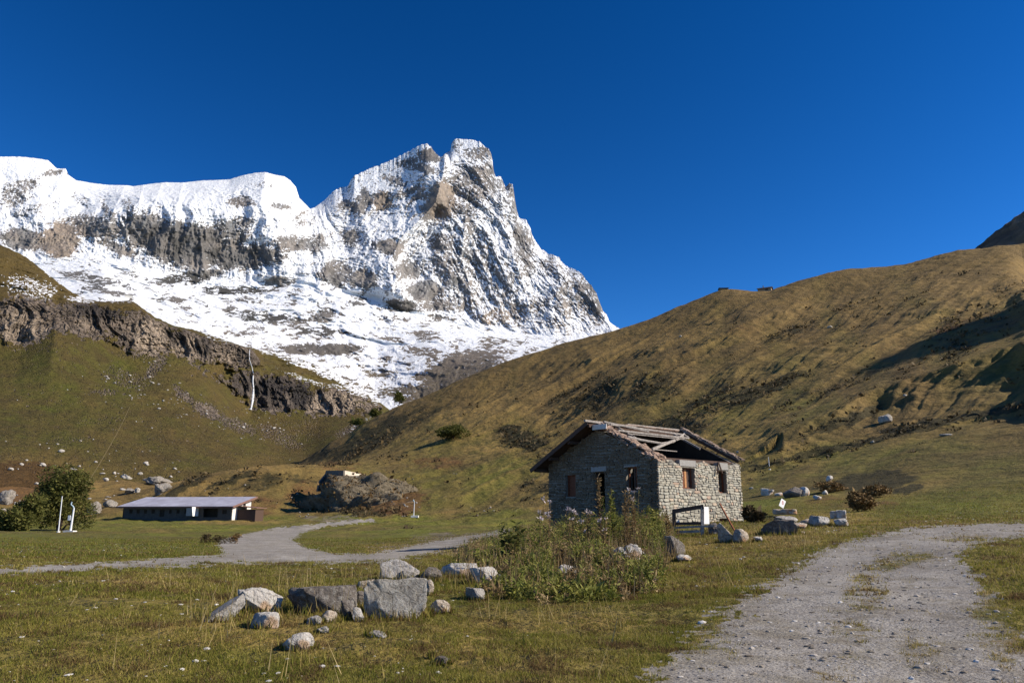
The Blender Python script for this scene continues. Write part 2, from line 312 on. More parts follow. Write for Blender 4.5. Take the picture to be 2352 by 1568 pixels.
# ================================================================== THE NEAR VALLEY SIDE WITH CLIFFS AND WATERFALL (sheet B)
CREST = [(-300,470),(0,562),(30,575),(60,590),(110,630),(160,668),(200,688),(240,693),(303,690),(356,728),(400,748),(445,757),(500,775),(560,795),(620,806),(700,828),(760,850),(812,884),(862,915),(900,945),(960,985),(1100,1040)]
CTOP = [(-300,690),(0,690),(60,688),(130,705),(153,701),(220,700),(303,698),(356,736),(400,752),(445,765),(500,782),(534,790),(577,803),(600,838),(641,862),(675,866),(701,885),(760,897),(806,905),(862,924),(900,950),(1100,1045)]
CBAS = [(-300,820),(0,795),(50,785),(100,760),(130,742),(160,748),(210,770),(260,790),(295,804),(356,808),(392,811),(430,822),(463,834),(500,862),(536,905),(577,938),(637,935),(686,943),(731,950),(790,948),(844,947),(880,960),(900,975),(1100,1060)]
Bcur = [
 ([(-300,1195),(0,1190),(400,1190),(700,1180),(1100,1170)], [(-300,330),(1100,400)], 15),
 ([(-300,1050),(0,1052),(200,1062),(400,1085),(600,1095),(700,1078),(1100,1080)], [(-300,430),(1100,520)], 20),
 ([(-300,940),(0,930),(200,935),(400,960),(560,1010),(650,1035),(700,1035),(760,1010),(860,985),(1100,1070)], [(-300,600),(600,680),(1100,720)], 20),
 (CBAS, [(-300,800),(600,880),(1100,900)], 2),
 (CTOP, [(-300,850),(600,925),(1100,950)], 2),
 (CREST, [(-300,1040),(240,960),(600,1010),(1100,1050)], 2)]
xsb = np.arange(-200, 1060, 1.5)
A_, r_, t_, s_, nb_ = sheet(Bcur, [50, 80, 90, 90, 60], xsb, lambda a: fbm(a * 190, a * 0, 3, 51) * .0012, back=((30, -12), (140, -120), (400, -500)))
ix, iy = pix(r_ * np.sin(A_), r_ * np.cos(A_), CZ + r_ * t_)
h_ = r_ * t_; lat = A_ * 850.0; S = s_[:, None] * np.ones_like(lat)
cl = sst(2.85, 3.05, S) * (1 - sst(3.98, 4.12, S))
rockzone = blobs(ix, iy, [(60,735,80,62,1.3),(190,735,110,42,1.25,5),(330,765,75,50,1.3,15),(440,795,70,36,1.3,18),(545,815,60,34,1.3,15),(480,860,60,14,.6,20),(640,905,75,45,1.3),(570,880,45,32,1.0),(760,925,85,34,1.3),(850,935,30,26,1),(665,830,70,12,.5,15),(720,868,60,9,.5,18)], (fbm(ix/25,iy/25,3,61)*12, fbm(ix/25,iy/25,3,62)*9))
grassgap = blobs(ix, iy, [(560,842,60,6,.5,5),(500,850,30,6,.5,20)])
rz = np.clip(rockzone - grassgap, 0, 1.3)
D = cl * (ridged(lat / 34 + fbm(lat / 50, h_ / 50, 2, 63), h_ / 110, 5, 64, .62) * 15 + fbm(lat / 9, h_ / 12, 5, 65, .68) * 9) * (.25 + .75 * sst(.2, .7, rz))
D += (1 - cl) * (fbm(lat / 90, h_ / 130, 4, 66) * 10 + ridged((lat - h_ * .9) / 45, (h_ + lat) / 190, 3, 67) * 5) * sst(0.3, 1.2, S)
D += fbm(lat / 8, h_ / 6, 3, 68) * 1.6 * sst(0.3, 1.2, S)
D += sst(4.0, 4.3, S) * (1 - sst(4.9, 5, S)) * fbm(lat / 24, h_ / 10, 3, 69) * 14
D *= 1 - .6 * sst(4.8, 5, S)
kk = 1 - D / r_
P = np.stack([r_ * kk * np.sin(A_), r_ * kk * np.cos(A_), CZ + h_ * kk], -1)
gu = np.gradient(P, axis=0); gv = np.gradient(P, axis=1); nrm = np.cross(gv, gu); nrm /= np.linalg.norm(nrm, axis=-1, keepdims=True) + 1e-9
nz = np.abs(nrm[..., 2])
rock = rz * .74 * sst(2.6, 3.0, S) * (1 - sst(4.0, 4.4, S)) + fbm(ix / 14, iy / 9, 4, 70, .65) * 1.0 + (0.55 - nz) * .5 * cl
scr = blobs(ix, iy, [(360,840,14,40,.8,-50+90),(420,905,34,10,.9,42),(480,945,42,16,1,25),(540,975,60,14,.75,20),(290,870,60,20,.5,20),(240,900,40,8,.6),(640,1000,60,20,.6,25),(240,965,60,9,.3),(160,1010,50,7,.3),(700,985,40,30,.35),(800,990,34,12,.7,-30),(110,800,80,10,.2),(330,815,60,8,.5)], (fbm(ix/15,iy/15,3,71)*10, fbm(ix/15,iy/15,3,72)*8))
spk = fbm(ix / 3.4, iy / 2.4, 3, 73, .7)
rock = np.maximum(rock, scr * .72 + spk * 1.2 - .02) * sst(.5, .9, S)
rock = sst(.36, .58, rock)
snow = blobs(ix, iy, [(70,660,72,26,.62,12),(185,688,34,10,.7,6),(130,640,40,8,.55,35),(280,690,34,7,.5),(500,778,40,7,.5,15),(640,812,60,9,.75,12),(700,838,50,9,.8,18),(760,860,60,12,.85,22),(820,895,40,12,.8,25),(700,870,60,6,.6,20),(865,915,24,12,.7,25),(780,890,40,7,.6,15),(820,980,40,8,.45,-35)], (fbm(ix/15,iy/15,3,74)*8, fbm(ix/15,iy/15,3,75)*6))
snow = sst(.45, .75, snow * .8 + fbm(ix / 11, iy / 2.2, 4, 76, .65) * 1.0 + (nz - .6) * .2)
pale = blobs(ix, iy, [(345,775,40,38,.95),(50,755,60,40,.6),(430,800,40,30,.75),(500,815,40,22,.5),(690,915,30,22,.4),(770,925,80,25,.7),(200,740,30,20,.3)])
darkr = blobs(ix, iy, [(235,715,70,22,.8),(470,795,22,28,.7,20),(625,890,50,26,.9),(690,908,26,34,1,10),(620,915,40,26,.6),(290,705,60,16,.5),(405,770,26,20,.6),(560,880,40,30,.6)])
golden = np.clip(blobs(ix, iy, [(60,1090,150,45,1),(620,1060,110,14,.5),(260,1000,60,8,.5),(300,1090,120,20,.4)]) , 0, 1)
green = np.clip(.25 + .6 * fbm(ix / 60, iy / 40, 3, 77) + blobs(ix, iy, [(180,860,200,70,.35),(120,970,160,50,.3)]) - sst(760, 660, iy) * .8, 0, 1)
# shared grass material -------------------------------------------------------
def grass_mat(name, near=False):
    m = NT(name); pos = m.coord('Object')
    g = m.attr('green'); d = m.attr('dry'); dk = m.attr('dark'); br = m.attr('bare')
    a = m.noise(pos, .035, 6, .62, .5); b = m.noise(m.map(pos, (1, 1, 1.6)), .22, 6, .66); c = m.noise(pos, 1.6, 5, .7)
    cont = m.noise(m.map(pos, (.10, .10, 1.5)), 1.0, 5, .65, .3); fine = m.noise(pos, .9, 5, .75)
    col = m.mix(g, (.185, .122, .042), (.125, .135, .020))
    col = m.mix(m.rng(a, .38, .68, 0, .75), col, (.115, .078, .032))
    col = m.mix(m.math('MULTIPLY', m.rng(cont, .52, .68, 0, .5), hl := m.attr('hill')), col, (.060, .042, .020))
    col = m.mix(m.math('MULTIPLY', m.rng(cont, .34, .46, .45, 0), hl), col, (.24, .155, .055))
    col = m.mix(m.math('MULTIPLY', m.rng(fine, .52, .74, 0, .55), hl), col, (.055, .043, .018))
    col = m.mix(d, col, (.29, .19, .062))
    col = m.mix(m.rng(b, .52, .78, 0, .55), col, (.20, .165, .065))
    col = m.mix(m.rng(b, .22, .44, .75, 0), col, (.052, .046, .017))
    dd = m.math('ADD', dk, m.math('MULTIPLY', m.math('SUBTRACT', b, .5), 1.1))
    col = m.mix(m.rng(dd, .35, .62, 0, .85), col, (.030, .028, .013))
    rr = m.math('ADD', m.attr('russet'), m.math('MULTIPLY', m.math('SUBTRACT', b, .5), 1.0))
    col = m.mix(m.rng(rr, .35, .7, 0, .8), col, m.mix(m.rng(c, .35, .6), (.20, .095, .035), (.085, .045, .022)))
    bb = m.math('ADD', br, m.math('MULTIPLY', m.math('SUBTRACT', m.math('ADD', m.math('MULTIPLY', b, .5), m.math('MULTIPLY', c, .5)), .5), 1.2))
    col = m.mix(m.rng(bb, .4, .6), col, m.mix(m.rng(b, .4, .62), (.13, .10, .075), (.23, .19, .15)))
    if near:
        f = m.noise(pos, 9.0, 4, .7); col = m.mix(m.rng(f, .3, .55, .65, 0), col, (.035, .028, .012)); c = m.math('ADD', c, m.math('MULTIPLY', f, .5))
    return m, col, a, b, c
m, col, a, b, c = grass_mat('slope_grass')
pos = m.coord('Object')
n1 = m.noise(m.map(pos, (1, 1, .5)), .14, 6, .68, .6); n2 = m.noise(pos, .6, 5, .7)
rc = m.mix(m.attr('pale'), (.215, .17, .135), (.46, .365, .275))
rc = m.mix(m.attr('darkr'), rc, (.045, .040, .040))
rc = m.mix(m.rng(n1, .36, .62), m.mix(.72, rc, (.03, .026, .024)), rc); rc = m.mix(m.rng(n2, .55, .8, 0, .5), rc, (.36, .32, .28))
col = m.mix(m.rng(m.math('ADD', m.attr('rock'), m.math('MULTIPLY', m.math('SUBTRACT', n2, .5), 1.0)), .38, .6), m.mix(1.0, col, (.62, .66, .62), 'MULTIPLY'), rc)
col = m.mix(m.rng(m.math('ADD', m.attr('snow'), m.math('MULTIPLY', m.math('SUBTRACT', n2, .5), 1.2)), .4, .6), col, (.80, .82, .87))
cr = m.voro(m.map(pos, (1, 1, .3)), .11, 'Distance', 'DISTANCE_TO_EDGE'); m.base(col); m.bump(m.math('ADD', m.math('MULTIPLY', m.math('MULTIPLY', m.rng(cr, 0, .12), m.attr('rock')), .8), m.math('ADD', m.math('MULTIPLY', n1, 1.2), m.math('ADD', m.math('MULTIPLY', b, .5), m.math('MULTIPLY', n2, .35)))), 6.0, .9)
hs = mesh_np('hillside', P.reshape(-1, 3), gridquads(*r_.shape)[:, ::-1], m.m, dict(rock=rock.ravel(), snow=snow.ravel(), pale=pale.ravel(), darkr=darkr.ravel(), russet=blobs(ix, iy, [(50,1095,130,40,.8),(60,650,60,60,.35),(230,1000,60,10,.4),(600,1090,90,14,.4)]).ravel(), hill=np.ones(green.size), green=green.ravel(), dry=golden.ravel() * .5,
     dark=np.clip(.16 + .2 * fbm(ix / 50, iy / 18, 3, 79) + .55 * fbm(ix / 14, iy / 6, 3, 78), 0, 1).ravel(), bare=(sst(.1, .5, spk) * .3).ravel()))
tag(hs, kind='structure')
BP, BI = P, (ix, iy)
def onB(x, y):                      # point of the hillside seen at a pixel
    d = (BI[0] - x) ** 2 + (BI[1] - y) ** 2; k = np.argmin(np.where(s_[:, None] > 5, 1e9, d)); return BP.reshape(-1, 3)[k]
# ---- waterfall: two leaps, real water sheets hanging just off the rock
def strip(name, L, mat, off=2.0, parent=None):
    v = []; f = []
    for i, (x, y, w) in enumerate(L):
        p = onB(x, y); q = p.copy(); hd = q[:2] / np.linalg.norm(q[:2]); q[:2] -= hd * off; sx = np.array([hd[1], -hd[0], 0])
        w *= .36 * (1 + .3 * math.sin(i * 2.3))
        for k_ in range(4):
            u = (k_ - 1.5) / 3 * w; v.append(q + sx * u - np.append(hd, 0) * (.5 * (1 - abs(k_ - 1.5) / 1.5)) * w)
        if i: b0 = (i - 1) * 4; f += [(b0 + j, b0 + j + 1, b0 + j + 5, b0 + j + 4) for j in range(3)]
    return mesh_np(name, np.array(v), f, mat, parent=parent)
wm_ = NT('white_water'); pw = wm_.map(wm_.coord('Object'), (1.5, 1.5, .12)); wn_ = wm_.noise(pw, .8, 4, .7)
wm_.base(wm_.ramp(wn_, [(.38, (.16, .16, .17)), (.5, (.55, .57, .60)), (.62, (.80, .82, .85))])); wm_.b.inputs['Roughness'].default_value = .4
wf = bpy.data.objects.new('waterfall', None); COL.objects.link(wf); wf.location = onB(577, 937)
tag(wf, 'thin white waterfall dropping over the dark cliff in two leaps', 'waterfall')
def par(o, p):
    o.parent = p; o.matrix_parent_inverse = p.matrix_world.inverted() if False else __import__('mathutils').Matrix.Translation(-p.location); return o
par(strip('upper_leap', [(573, 803, 1.6), (573, 815, 1.8), (574, 828, 2.2), (577, 838, 2.8), (579, 848, 3.2), (581, 858, 3)], wm_.m), wf)
par(strip('lower_leap', [(581, 862, 3), (581, 876, 4.5), (582, 892, 6), (581, 908, 6.5), (580, 922, 6), (578, 936, 5.5), (576, 941, 7)], wm_.m), wf)
print('B done', round(time.time() - T0, 1))
# ================================================================== THE VALLEY FLOOR AND THE BROWN HILL (sheet A)
XC = [-900,-300,0,300,430,520,600,700,850,1050,1200,1350,1500,1700,1900,2100,2352,2700,3300,4600]
def flat(n, y): return [y] * n
RING = {
 0.5: None, 3: None, 8: None,
 14: [1375]*20,
 20: [1315]*10+[1312,1303,1300,1302,1295,1288,1282,1278,1275,1275],
 24: [1292]*10+[1288,1278,1272,1265,1252,1248,1245,1240,1235,1235],
 29: [1277]*10+[1266,1246,1235,1230,1226,1224,1221,1215,1210,1210],
 35: [1271]*9+[1268,1245,1218,1205,1201,1209,1207,1203,1198,1195,1195],
 45: [1259]*9+[1255,1230,1206,1197,1194,1200,1195,1188,1180,1170,1165],
 60: [1245]*9+[1240,1218,1204,1193,1183,1178,1168,1150,1130,1100,1080],
 80: [1234]*9+[1228,1212,1200,1184,1163,1140,1120,1085,1040,980,930],
 110:[1222]*9+[1214,1203,1192,1165,1125,1082,1045,1000,930,850,780],
 150:[1212]*9+[1204,1188,1165,1110,1055,1012,960,905,810,700,600],
 200:[1204,1204,1203,1203,1202,1201,1200,1199,1196,1184,1145,1100,1042,978,925,865,805,700,560,430],
 240:[1200,1200,1197,1188,1186,1184,1183,1180,1165,1125,1085,1040,980,905,855,805,748,640,500,380],
 300:[1165,1165,1160,1150,1104,1076,1069,1075,1072,1042,1010,960,898,832,787,742,692,600,480,400],
 360:[1138,1138,1135,1128,1112,1095,1090,1088,1055,985,942,892,838,774,730,692,652,580,500,450],
 430:[1115,1115,1112,1110,1108,1105,1100,1088,1020,932,888,838,786,722,684,647,612,560,520,500],
 540:None,
 620:None, 800:None, 1100:None}
SKA = [(-900,1128),(0,1128),(300,1128),(600,1115),(650,1090),(700,1056),(725,1040),(760,1018),(800,999),(835,976),(870,957),(910,938),(960,920),(1000,904),(1050,880),(1100,861),(1140,845),(1190,828),(1250,811),(1300,795),(1340,786),(1390,776),(1435,763),(1470,752),(1500,742),(1545,721),(1580,706),(1600,697),(1630,685),(1655,675),(1680,673),(1700,676),(1735,682),(1770,684),(1790,676),(1830,661),(1870,650),(1900,643),(1930,636),(1960,632),(2030,628),(2080,622),(2120,613),(2160,602),(2200,592),(2260,590),(2310,582),(2352,573),(2700,500),(3300,470),(4600,450)]
dense = np.arctan2(np.arange(-70, 2440, 2.1) - PX / 2, F / cp)
def wide(a, b, n): return np.linspace(a, b, n, endpoint=False)
azA = np.concatenate([wide(-pi, dense[0] - .02, 50), wide(dense[0] - .02, dense[0], 6), dense, dense[-1] + .02 * np.arange(1, 26), np.linspace(dense[-1] + .56, pi, 46)])
rA = np.concatenate([[.5, 2, 4], np.exp(np.linspace(math.log(6), math.log(60), 400, endpoint=False)), np.exp(np.linspace(math.log(60), math.log(560), 560, endpoint=False)), [560, 580, 620, 700, 800, 950, 1100]])
ks = sorted(RING); ZK = []
for r in ks:
    if RING[r] is not None:
        a, t = azt(np.array(XC), np.array(RING[r], float)); z = CZ + r * np.interp(azA, a, t)
        z = smooth1(z, 45)
    elif r <= 8: z = np.zeros(len(azA))
    else:
        p = np.array(SKA, float); a, t = azt(p[:, 0], p[:, 1]); zc = CZ + 540 * np.interp(azA, a, smooth1(t, 0)); z = smooth1(zc, 3)
        if r > 540: z = zc - (r - 540) * .28 - (25 if r > 600 else 0)
    ZK.append(z)
ZK = np.array(ZK)
wb = sst(1.1, 2.2, np.abs(azA)); ZK = ZK * (1 - wb) + wb * 0.0
k5 = ks.index(540)
H = pchip_eval(np.log(np.array(ks, float)), ZK, np.log(rA))
AA, RA = np.meshgrid(azA, rA)
XA = RA * np.sin(AA); YA = RA * np.cos(AA)
far = sst(70, 170, RA); hill = far * (1 - sst(440, 540, RA) * .93) * sst(-.33, -.02, AA)
c45 = .7071
al = (XA * c45 + YA * c45); ac = (XA * c45 - YA * c45)       # along / across the spurs
wq = fbm(XA / 90, YA / 90, 2, 81) * 28
nn = ridged((ac + wq) / 92, al / 330, 3, 82, .42)
st_d = fbm((ac + wq * .6) / 9, al / 80, 4, 183, .6); st_g = fbm((ac + wq * .6) / 7 + 31, al / 90, 4, 184, .6)
H += hill * (nn - .25) * 3.4 + hill * fbm((ac + wq) / 20, al / 80, 4, 83, .5) * 1.3 + hill * st_g * 1.1
H += 124 * np.exp(-((XA - 356) / 62) ** 2 - ((YA - 165) / 88) ** 2)        # unseen shoulder added right of the frame to cast the hill's shadow
H += far * fbm(XA / 7, YA / 11, 3, 84) * .75 * (1 - .7 * sst(500, 540, RA))
le = far * (1 - hill) * (1 - sst(400, 540, RA)) * (1 - sst(-.33, -.02, AA))
H += le * sst(215, 260, RA) * fbm(XA / 30, YA / 30, 4, 85) * 3.0
H += fbm(XA / 4.2, YA / 4.2, 3, 86) * .10 * sst(5, 12, RA) * (1 - sst(60, 120, RA)) + fbm(XA / .9, YA / .9, 3, 87) * .028 * (1 - sst(25, 45, RA))
H += fbm(XA / 16, YA / 16, 2, 88) * .25 * sst(25, 60, RA)
IXA, IYA = pix(XA, YA, H)
# ---- hollows and spurs of the brown hill, placed where the photo shows them
def pin(L): return L
def fld(fn): global H, IXA, IYA; H = H + fn; IXA, IYA = pix(XA, YA, H)
inh = sst(75, 110, RA) * (YA > 0)
def groove(L, amp, wl, wr):
    d, sg = segdist(IXA, IYA, L); return amp * np.exp(-(d / np.where(sg > 0, wl, wr)) ** 1.3) * inh * np.clip(RA / 280, .15, 1.3)
fld(groove([(2352,640),(2230,672),(2080,710),(1950,760),(1850,820),(1760,880),(1660,935),(1590,990)], .7, 40, 70) * sst(0, 1, RA))
fld(groove([(2352,820),(2250,850),(2120,890),(2030,918),(1900,975),(1800,1020)], 4.2, 16, 50))
fld(groove([(1830,700),(1700,760),(1600,800),(1500,850),(1420,880)], 1.8, 14, 34) + groove([(1640,740),(1560,790),(1480,810),(1360,830)], 1.5, 12, 26))
fld(-groove([(2352,940),(2200,965),(2080,990),(1900,1040),(1740,1075)], 1.5, 16, 9))
dzmax = 0
_la = azA; _lr = np.log(rA)
def ground(x, y):                   # height of sheet A at world x,y
    x = np.asarray(x, float); y = np.asarray(y, float); a = np.arctan2(x, y); r = np.log(np.clip(np.hypot(x, y), .51, 1090))
    i = np.clip(np.searchsorted(_la, a) - 1, 0, len(_la) - 2); j = np.clip(np.searchsorted(_lr, r) - 1, 0, len(_lr) - 2)
    u = (a - _la[i]) / (_la[i + 1] - _la[i]); v = (np.exp(r) - rA[j]) / (rA[j + 1] - rA[j])
    return (H[j, i] * (1 - u) + H[j, i + 1] * u) * (1 - v) + (H[j + 1, i] * (1 - u) + H[j + 1, i + 1] * u) * v
def hit(x, y, rmin=4, rmax=1000):   # first ground point seen at pixel x,y
    a, t = azt(x, y); rr = np.exp(np.linspace(math.log(rmin), math.log(rmax), 3000)); g = ground(rr * math.sin(a), rr * math.cos(a)); d = CZ + rr * t - g
    k = np.nonzero(d < 0)[0]; k = k[0] if len(k) else len(rr) - 1
    r = rr[k]; return np.array([r * math.sin(a), r * math.cos(a), g[k]])
# ---- roads: faces of the same sheet
jx = fbm(XA / 1.1, YA / 1.1, 4, 91, .6); jy = fbm(XA / 1.1 + 9, YA / 1.1, 4, 92, .6)
jf = np.clip(14.0 / RA, .12, 1.2)
jx2 = fbm(XA / .22, YA / .22, 3, 291, .7); jf2 = np.clip(16.0 / RA, .3, 1.3); qx = IXA + (jx * 70 + jx2 * 75) * jf2; qy = IYA + (jy * 22 + jx2 * 16) * jf2
ROAD_R = [(1440,1700),(1460,1600),(1500,1560),(1560,1500),(1640,1425),(1720,1372),(1800,1322),(1868,1278),(1895,1258),(1990,1232),(2060,1217),(2150,1209),(2250,1203),(2352,1199),(2700,1190),(2700,1228),(2352,1232),(2270,1242),(2222,1258),(2210,1278),(2240,1312),(2265,1350),(2300,1400),(2340,1450),(2385,1520),(2430,1600),(2500,1700)]
ROAD_L = [(-80,1306),(0,1304),(100,1297),(300,1287),(440,1277),(500,1274),(515,1262),(500,1250),(505,1240),(560,1227),(640,1211),(740,1202),(800,1195),(860,1191),(862,1197),(830,1199),(740,1209),(690,1222),(672,1240),(700,1257),(770,1271),(850,1272),(960,1250),(1050,1234),(1130,1221),(1175,1213),(1175,1222),(1080,1248),(1000,1268),(900,1288),(800,1292),(640,1293),(560,1295),(480,1292),(440,1298),(250,1305),(110,1313),(0,1320),(-80,1322)]
front = (YA > 0) & (np.abs(AA) < .75)
mr = inpoly(qx, qy, ROAD_R) & front & (RA < 75); ml = inpoly(qx, qy, ROAD_L) & front & (RA < 230)
bh = (IXA > 700) & (IXA < 880) & (IYA < 1205) & (RA > 225); ml &= ~bh
# ---- plant cover attributes; dry and dark also paint lit crests and shaded folds
W = (fbm(XA / (RA * .02 + 1e-3), YA / (RA * .02 + 1e-3), 1, 1) * 0)
wx = fbm(IXA / 30, IYA / 14, 3, 93) * 16; wy = fbm(IXA / 30 + 7, IYA / 14, 3, 94) * 9
MEADOW = [(1050,1010,190,50,.45),(1080,1080,150,50,.55),(2050,1075,330,60,.55),(1800,1110,200,44,.6),(2200,1150,200,30,.5),(300,1235,520,42,1),(950,1215,270,34,1),(1150,1190,120,20,.9),(1740,1150,60,28,.95),(600,1195,400,12,.8),(2150,1150,260,40,.35),(1000,1120,160,60,.45),(1090,1000,160,60,.25),(1750,960,240,60,.3)]
g0 = .22 + .5 * sst(130, 60, RA) * .6 + .5 * fbm(XA / (3 + RA * .05), YA / (3 + RA * .12), 3, 95)
green = np.clip(g0 + blobs(IXA, IYA, MEADOW, (wx, wy)) * .9 - .25 * sst(200, 420, RA), 0, 1)
DRY_LIT = [(1100,945,110,12,.7,-5),(1080,1000,140,14,.5),(1150,1030,90,10,.6),(480,1082,60,8,.9,-25),(390,1120,40,20,.8,-30),(560,1068,90,6,.9),(720,1060,60,6,.7),(1150,960,130,28,.45),(1050,965,60,26,.5),(2150,740,220,18,.5,-18),(1780,870,160,14,.5,-25),(1640,950,90,9,.5,-25),(1500,790,200,14,.35,-12),(60,1110,150,50,.6),(430,1125,70,16,.5,-10),(600,1075,100,10,.5),(2050,1110,200,30,.35,-8),
       (1700,1010,90,26,.4),(1790,1235,130,24,.6),(1600,1270,120,30,.35),(2300,640,80,12,.4,-25),(1950,690,160,12,.3,-10),(1200,905,100,12,.4,-15),(850,1180,60,8,.5),(550,1197,120,5,.6),(1000,1260,160,14,.5),(1930,1190,80,20,.45),(1650,1100,60,30,.3),(640,1445,190,45,.5),(930,1490,240,40,.35),(300,1330,180,14,.5),(450,1450,80,40,.4),(1250,1430,200,24,.3)]
dry = np.clip(blobs(IXA, IYA, DRY_LIT, (wx, wy)) * .9 + .45 * fbm(XA / (1 + RA * .05), YA / (1 + RA * .05), 4, 96, .6) - .02 + (.05 + .75 * st_g) * sst(80, 160, RA) * sst(-.3, 0, AA), 0, 1)
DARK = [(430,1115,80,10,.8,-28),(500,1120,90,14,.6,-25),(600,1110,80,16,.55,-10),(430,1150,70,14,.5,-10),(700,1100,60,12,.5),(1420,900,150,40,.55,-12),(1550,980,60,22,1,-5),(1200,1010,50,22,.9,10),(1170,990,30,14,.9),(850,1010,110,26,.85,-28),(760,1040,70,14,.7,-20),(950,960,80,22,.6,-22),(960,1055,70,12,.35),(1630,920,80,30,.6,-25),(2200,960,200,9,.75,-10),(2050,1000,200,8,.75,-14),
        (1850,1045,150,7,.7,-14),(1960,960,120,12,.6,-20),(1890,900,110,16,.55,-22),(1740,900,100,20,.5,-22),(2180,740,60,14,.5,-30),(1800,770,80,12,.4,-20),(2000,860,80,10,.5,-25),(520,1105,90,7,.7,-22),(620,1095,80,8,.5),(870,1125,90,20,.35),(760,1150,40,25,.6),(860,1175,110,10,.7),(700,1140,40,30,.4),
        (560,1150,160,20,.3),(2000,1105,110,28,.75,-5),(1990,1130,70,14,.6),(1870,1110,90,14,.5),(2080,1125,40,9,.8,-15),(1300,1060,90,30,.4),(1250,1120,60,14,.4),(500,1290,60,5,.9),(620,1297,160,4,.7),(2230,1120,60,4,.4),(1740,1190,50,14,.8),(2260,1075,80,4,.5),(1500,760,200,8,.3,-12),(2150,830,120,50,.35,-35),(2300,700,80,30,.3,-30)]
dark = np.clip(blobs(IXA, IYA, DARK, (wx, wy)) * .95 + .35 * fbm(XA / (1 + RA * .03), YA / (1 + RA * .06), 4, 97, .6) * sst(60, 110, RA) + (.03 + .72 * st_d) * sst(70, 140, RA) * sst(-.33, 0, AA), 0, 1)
bare = np.clip(blobs(IXA, IYA, [(1060,1235,140,14,.6),(1000,1262,160,16,.7),(820,1130,50,40,.35),(790,1120,60,30,.45),(1090,985,60,26,.15),(760,1190,80,9,.5),(1100,1150,60,6,.2),(900,1150,60,16,.4),(620,1160,110,14,.2),(300,1120,160,25,.12)], (wx, wy)) + .12 * fbm(XA / 9, YA / 9, 3, 98), 0, 1)
gm, col, a, b, c = grass_mat('valley_grass', near=True)
gm.base(col); gm.bump(m_h := gm.math('ADD', gm.math('MULTIPLY', b, 2.2), gm.math('MULTIPLY', c, .25)), 1.0, .8)
GRASS = gm.m
rm = NT('gravel'); pos = rm.coord('Object'); vg = rm.attr('veg')
n0 = rm.noise(pos, .5, 4, .6); n1 = rm.noise(pos, 5.0, 5, .7); vo = rm.voro(pos, 22.0); vc = rm.voro(pos, 22.0, 'Color'); vo2 = rm.voro(pos, 60.0, 'Color')
gcol = rm.mix(rm.rng(n0, .35, .65), (.215, .20, .185), (.31, .295, .275))
sepc = rm.n.new('ShaderNodeSeparateColor'); rm.l.new(vc, sepc.inputs[0]); sep2 = rm.n.new('ShaderNodeSeparateColor'); rm.l.new(vo2, sep2.inputs[0])
gcol = rm.mix(rm.rng(sepc.outputs[0], .55, .95, 0, .7), gcol, (.36, .335, .30)); gcol = rm.mix(rm.rng(sep2.outputs[0], .0, .45, .7, 0), gcol, (.09, .075, .06))
n3 = rm.noise(pos, 1.4, 6, .7, .6); gcol = rm.mix(rm.rng(n3, .46, .62, 0, .65), gcol, (.165, .145, .11)); gcol = rm.mix(rm.rng(n1, .25, .5, .6, 0), gcol, (.12, .095, .07))
vv = rm.math('ADD', vg, rm.math('MULTIPLY', rm.math('SUBTRACT', n1, .5), 1.3))
gcol = rm.mix(rm.rng(vv, .38, .62), gcol, rm.mix(rm.rng(n0, .4, .6), (.10, .095, .035), (.15, .11, .05)))
rm.base(gcol); rm.bump(rm.math('ADD', rm.math('MULTIPLY', vo, -.22), rm.math('ADD', n1, rm.math('MULTIPLY', rm.noise(pos, 24.0, 4, .75), .5))), .05, .8)
GRAVEL = rm.m
veg = np.clip(blobs(IXA, IYA, [(2060,1290,90,22,.5,-10),(1990,1360,60,60,.38),(1950,1450,70,90,.3,5),(1900,1560,90,60,.3),(2290,1460,60,100,.4,-20),(2120,1500,60,90,.25,-10),(1650,1480,60,60,.3,-50),(2200,1235,80,8,.3),(1120,1228,120,9,.35)], (wx, wy)) + .35 * fbm(XA / 1.3, YA / 1.3, 4, 99, .6) + .02 + .35 * np.exp(-np.minimum(segdist(IXA, IYA, ROAD_R[:11])[0], segdist(IXA, IYA, ROAD_R[16:])[0]) / 28), 0, 1)
nrow, ncol = H.shape; idx = np.arange(nrow * ncol).reshape(nrow, ncol)
Q = np.stack([idx[:-1, :-1], idx[:-1, 1:], idx[1:, 1:], idx[1:, :-1]], -1)
fr = (mr[:-1, :-1].astype(int) + mr[:-1, 1:] + mr[1:, 1:] + mr[1:, :-1]) >= 2; fl = (ml[:-1, :-1].astype(int) + ml[:-1, 1:] + ml[1:, 1:] + ml[1:, :-1]) >= 2
rf = RA[:-1, :-1]; af = AA[:-1, :-1]
bound = 95 + 110 * (1 - sst(-.05, .25, af))
ishill = (rf > bound) & ~fl & ~fr
CO = np.stack([XA, YA, H], -1).reshape(-1, 3)
def sub(name, mask, mat, attrs, lift=0):
    q = Q[mask]; u, inv = np.unique(q, return_inverse=True); c_ = CO[u].copy(); c_[:, 2] += lift
    return tag(mesh_np(name, c_, inv.reshape(q.shape)[:, ::-1], mat, {k: v.ravel()[u] for k, v in attrs.items()}), kind='structure')
russet = np.clip(blobs(IXA, IYA, [(900,1150,90,36,.75),(560,1160,130,26,.6),(40,1110,120,50,.9),(1010,1062,70,16,.6),(700,1140,50,36,.6),(1200,1010,60,20,.3),(780,1070,60,12,.5),(1500,960,120,30,.35),(2250,760,140,60,.45),(1700,940,70,20,.4),(2000,1160,90,14,.5),(1900,1150,70,14,.5),(1450,870,140,40,.3),(1650,760,150,30,.3)], (wx, wy)) + .25 * fbm(XA / 30, YA / 30, 3, 197) * sst(80, 150, RA), 0, 1)
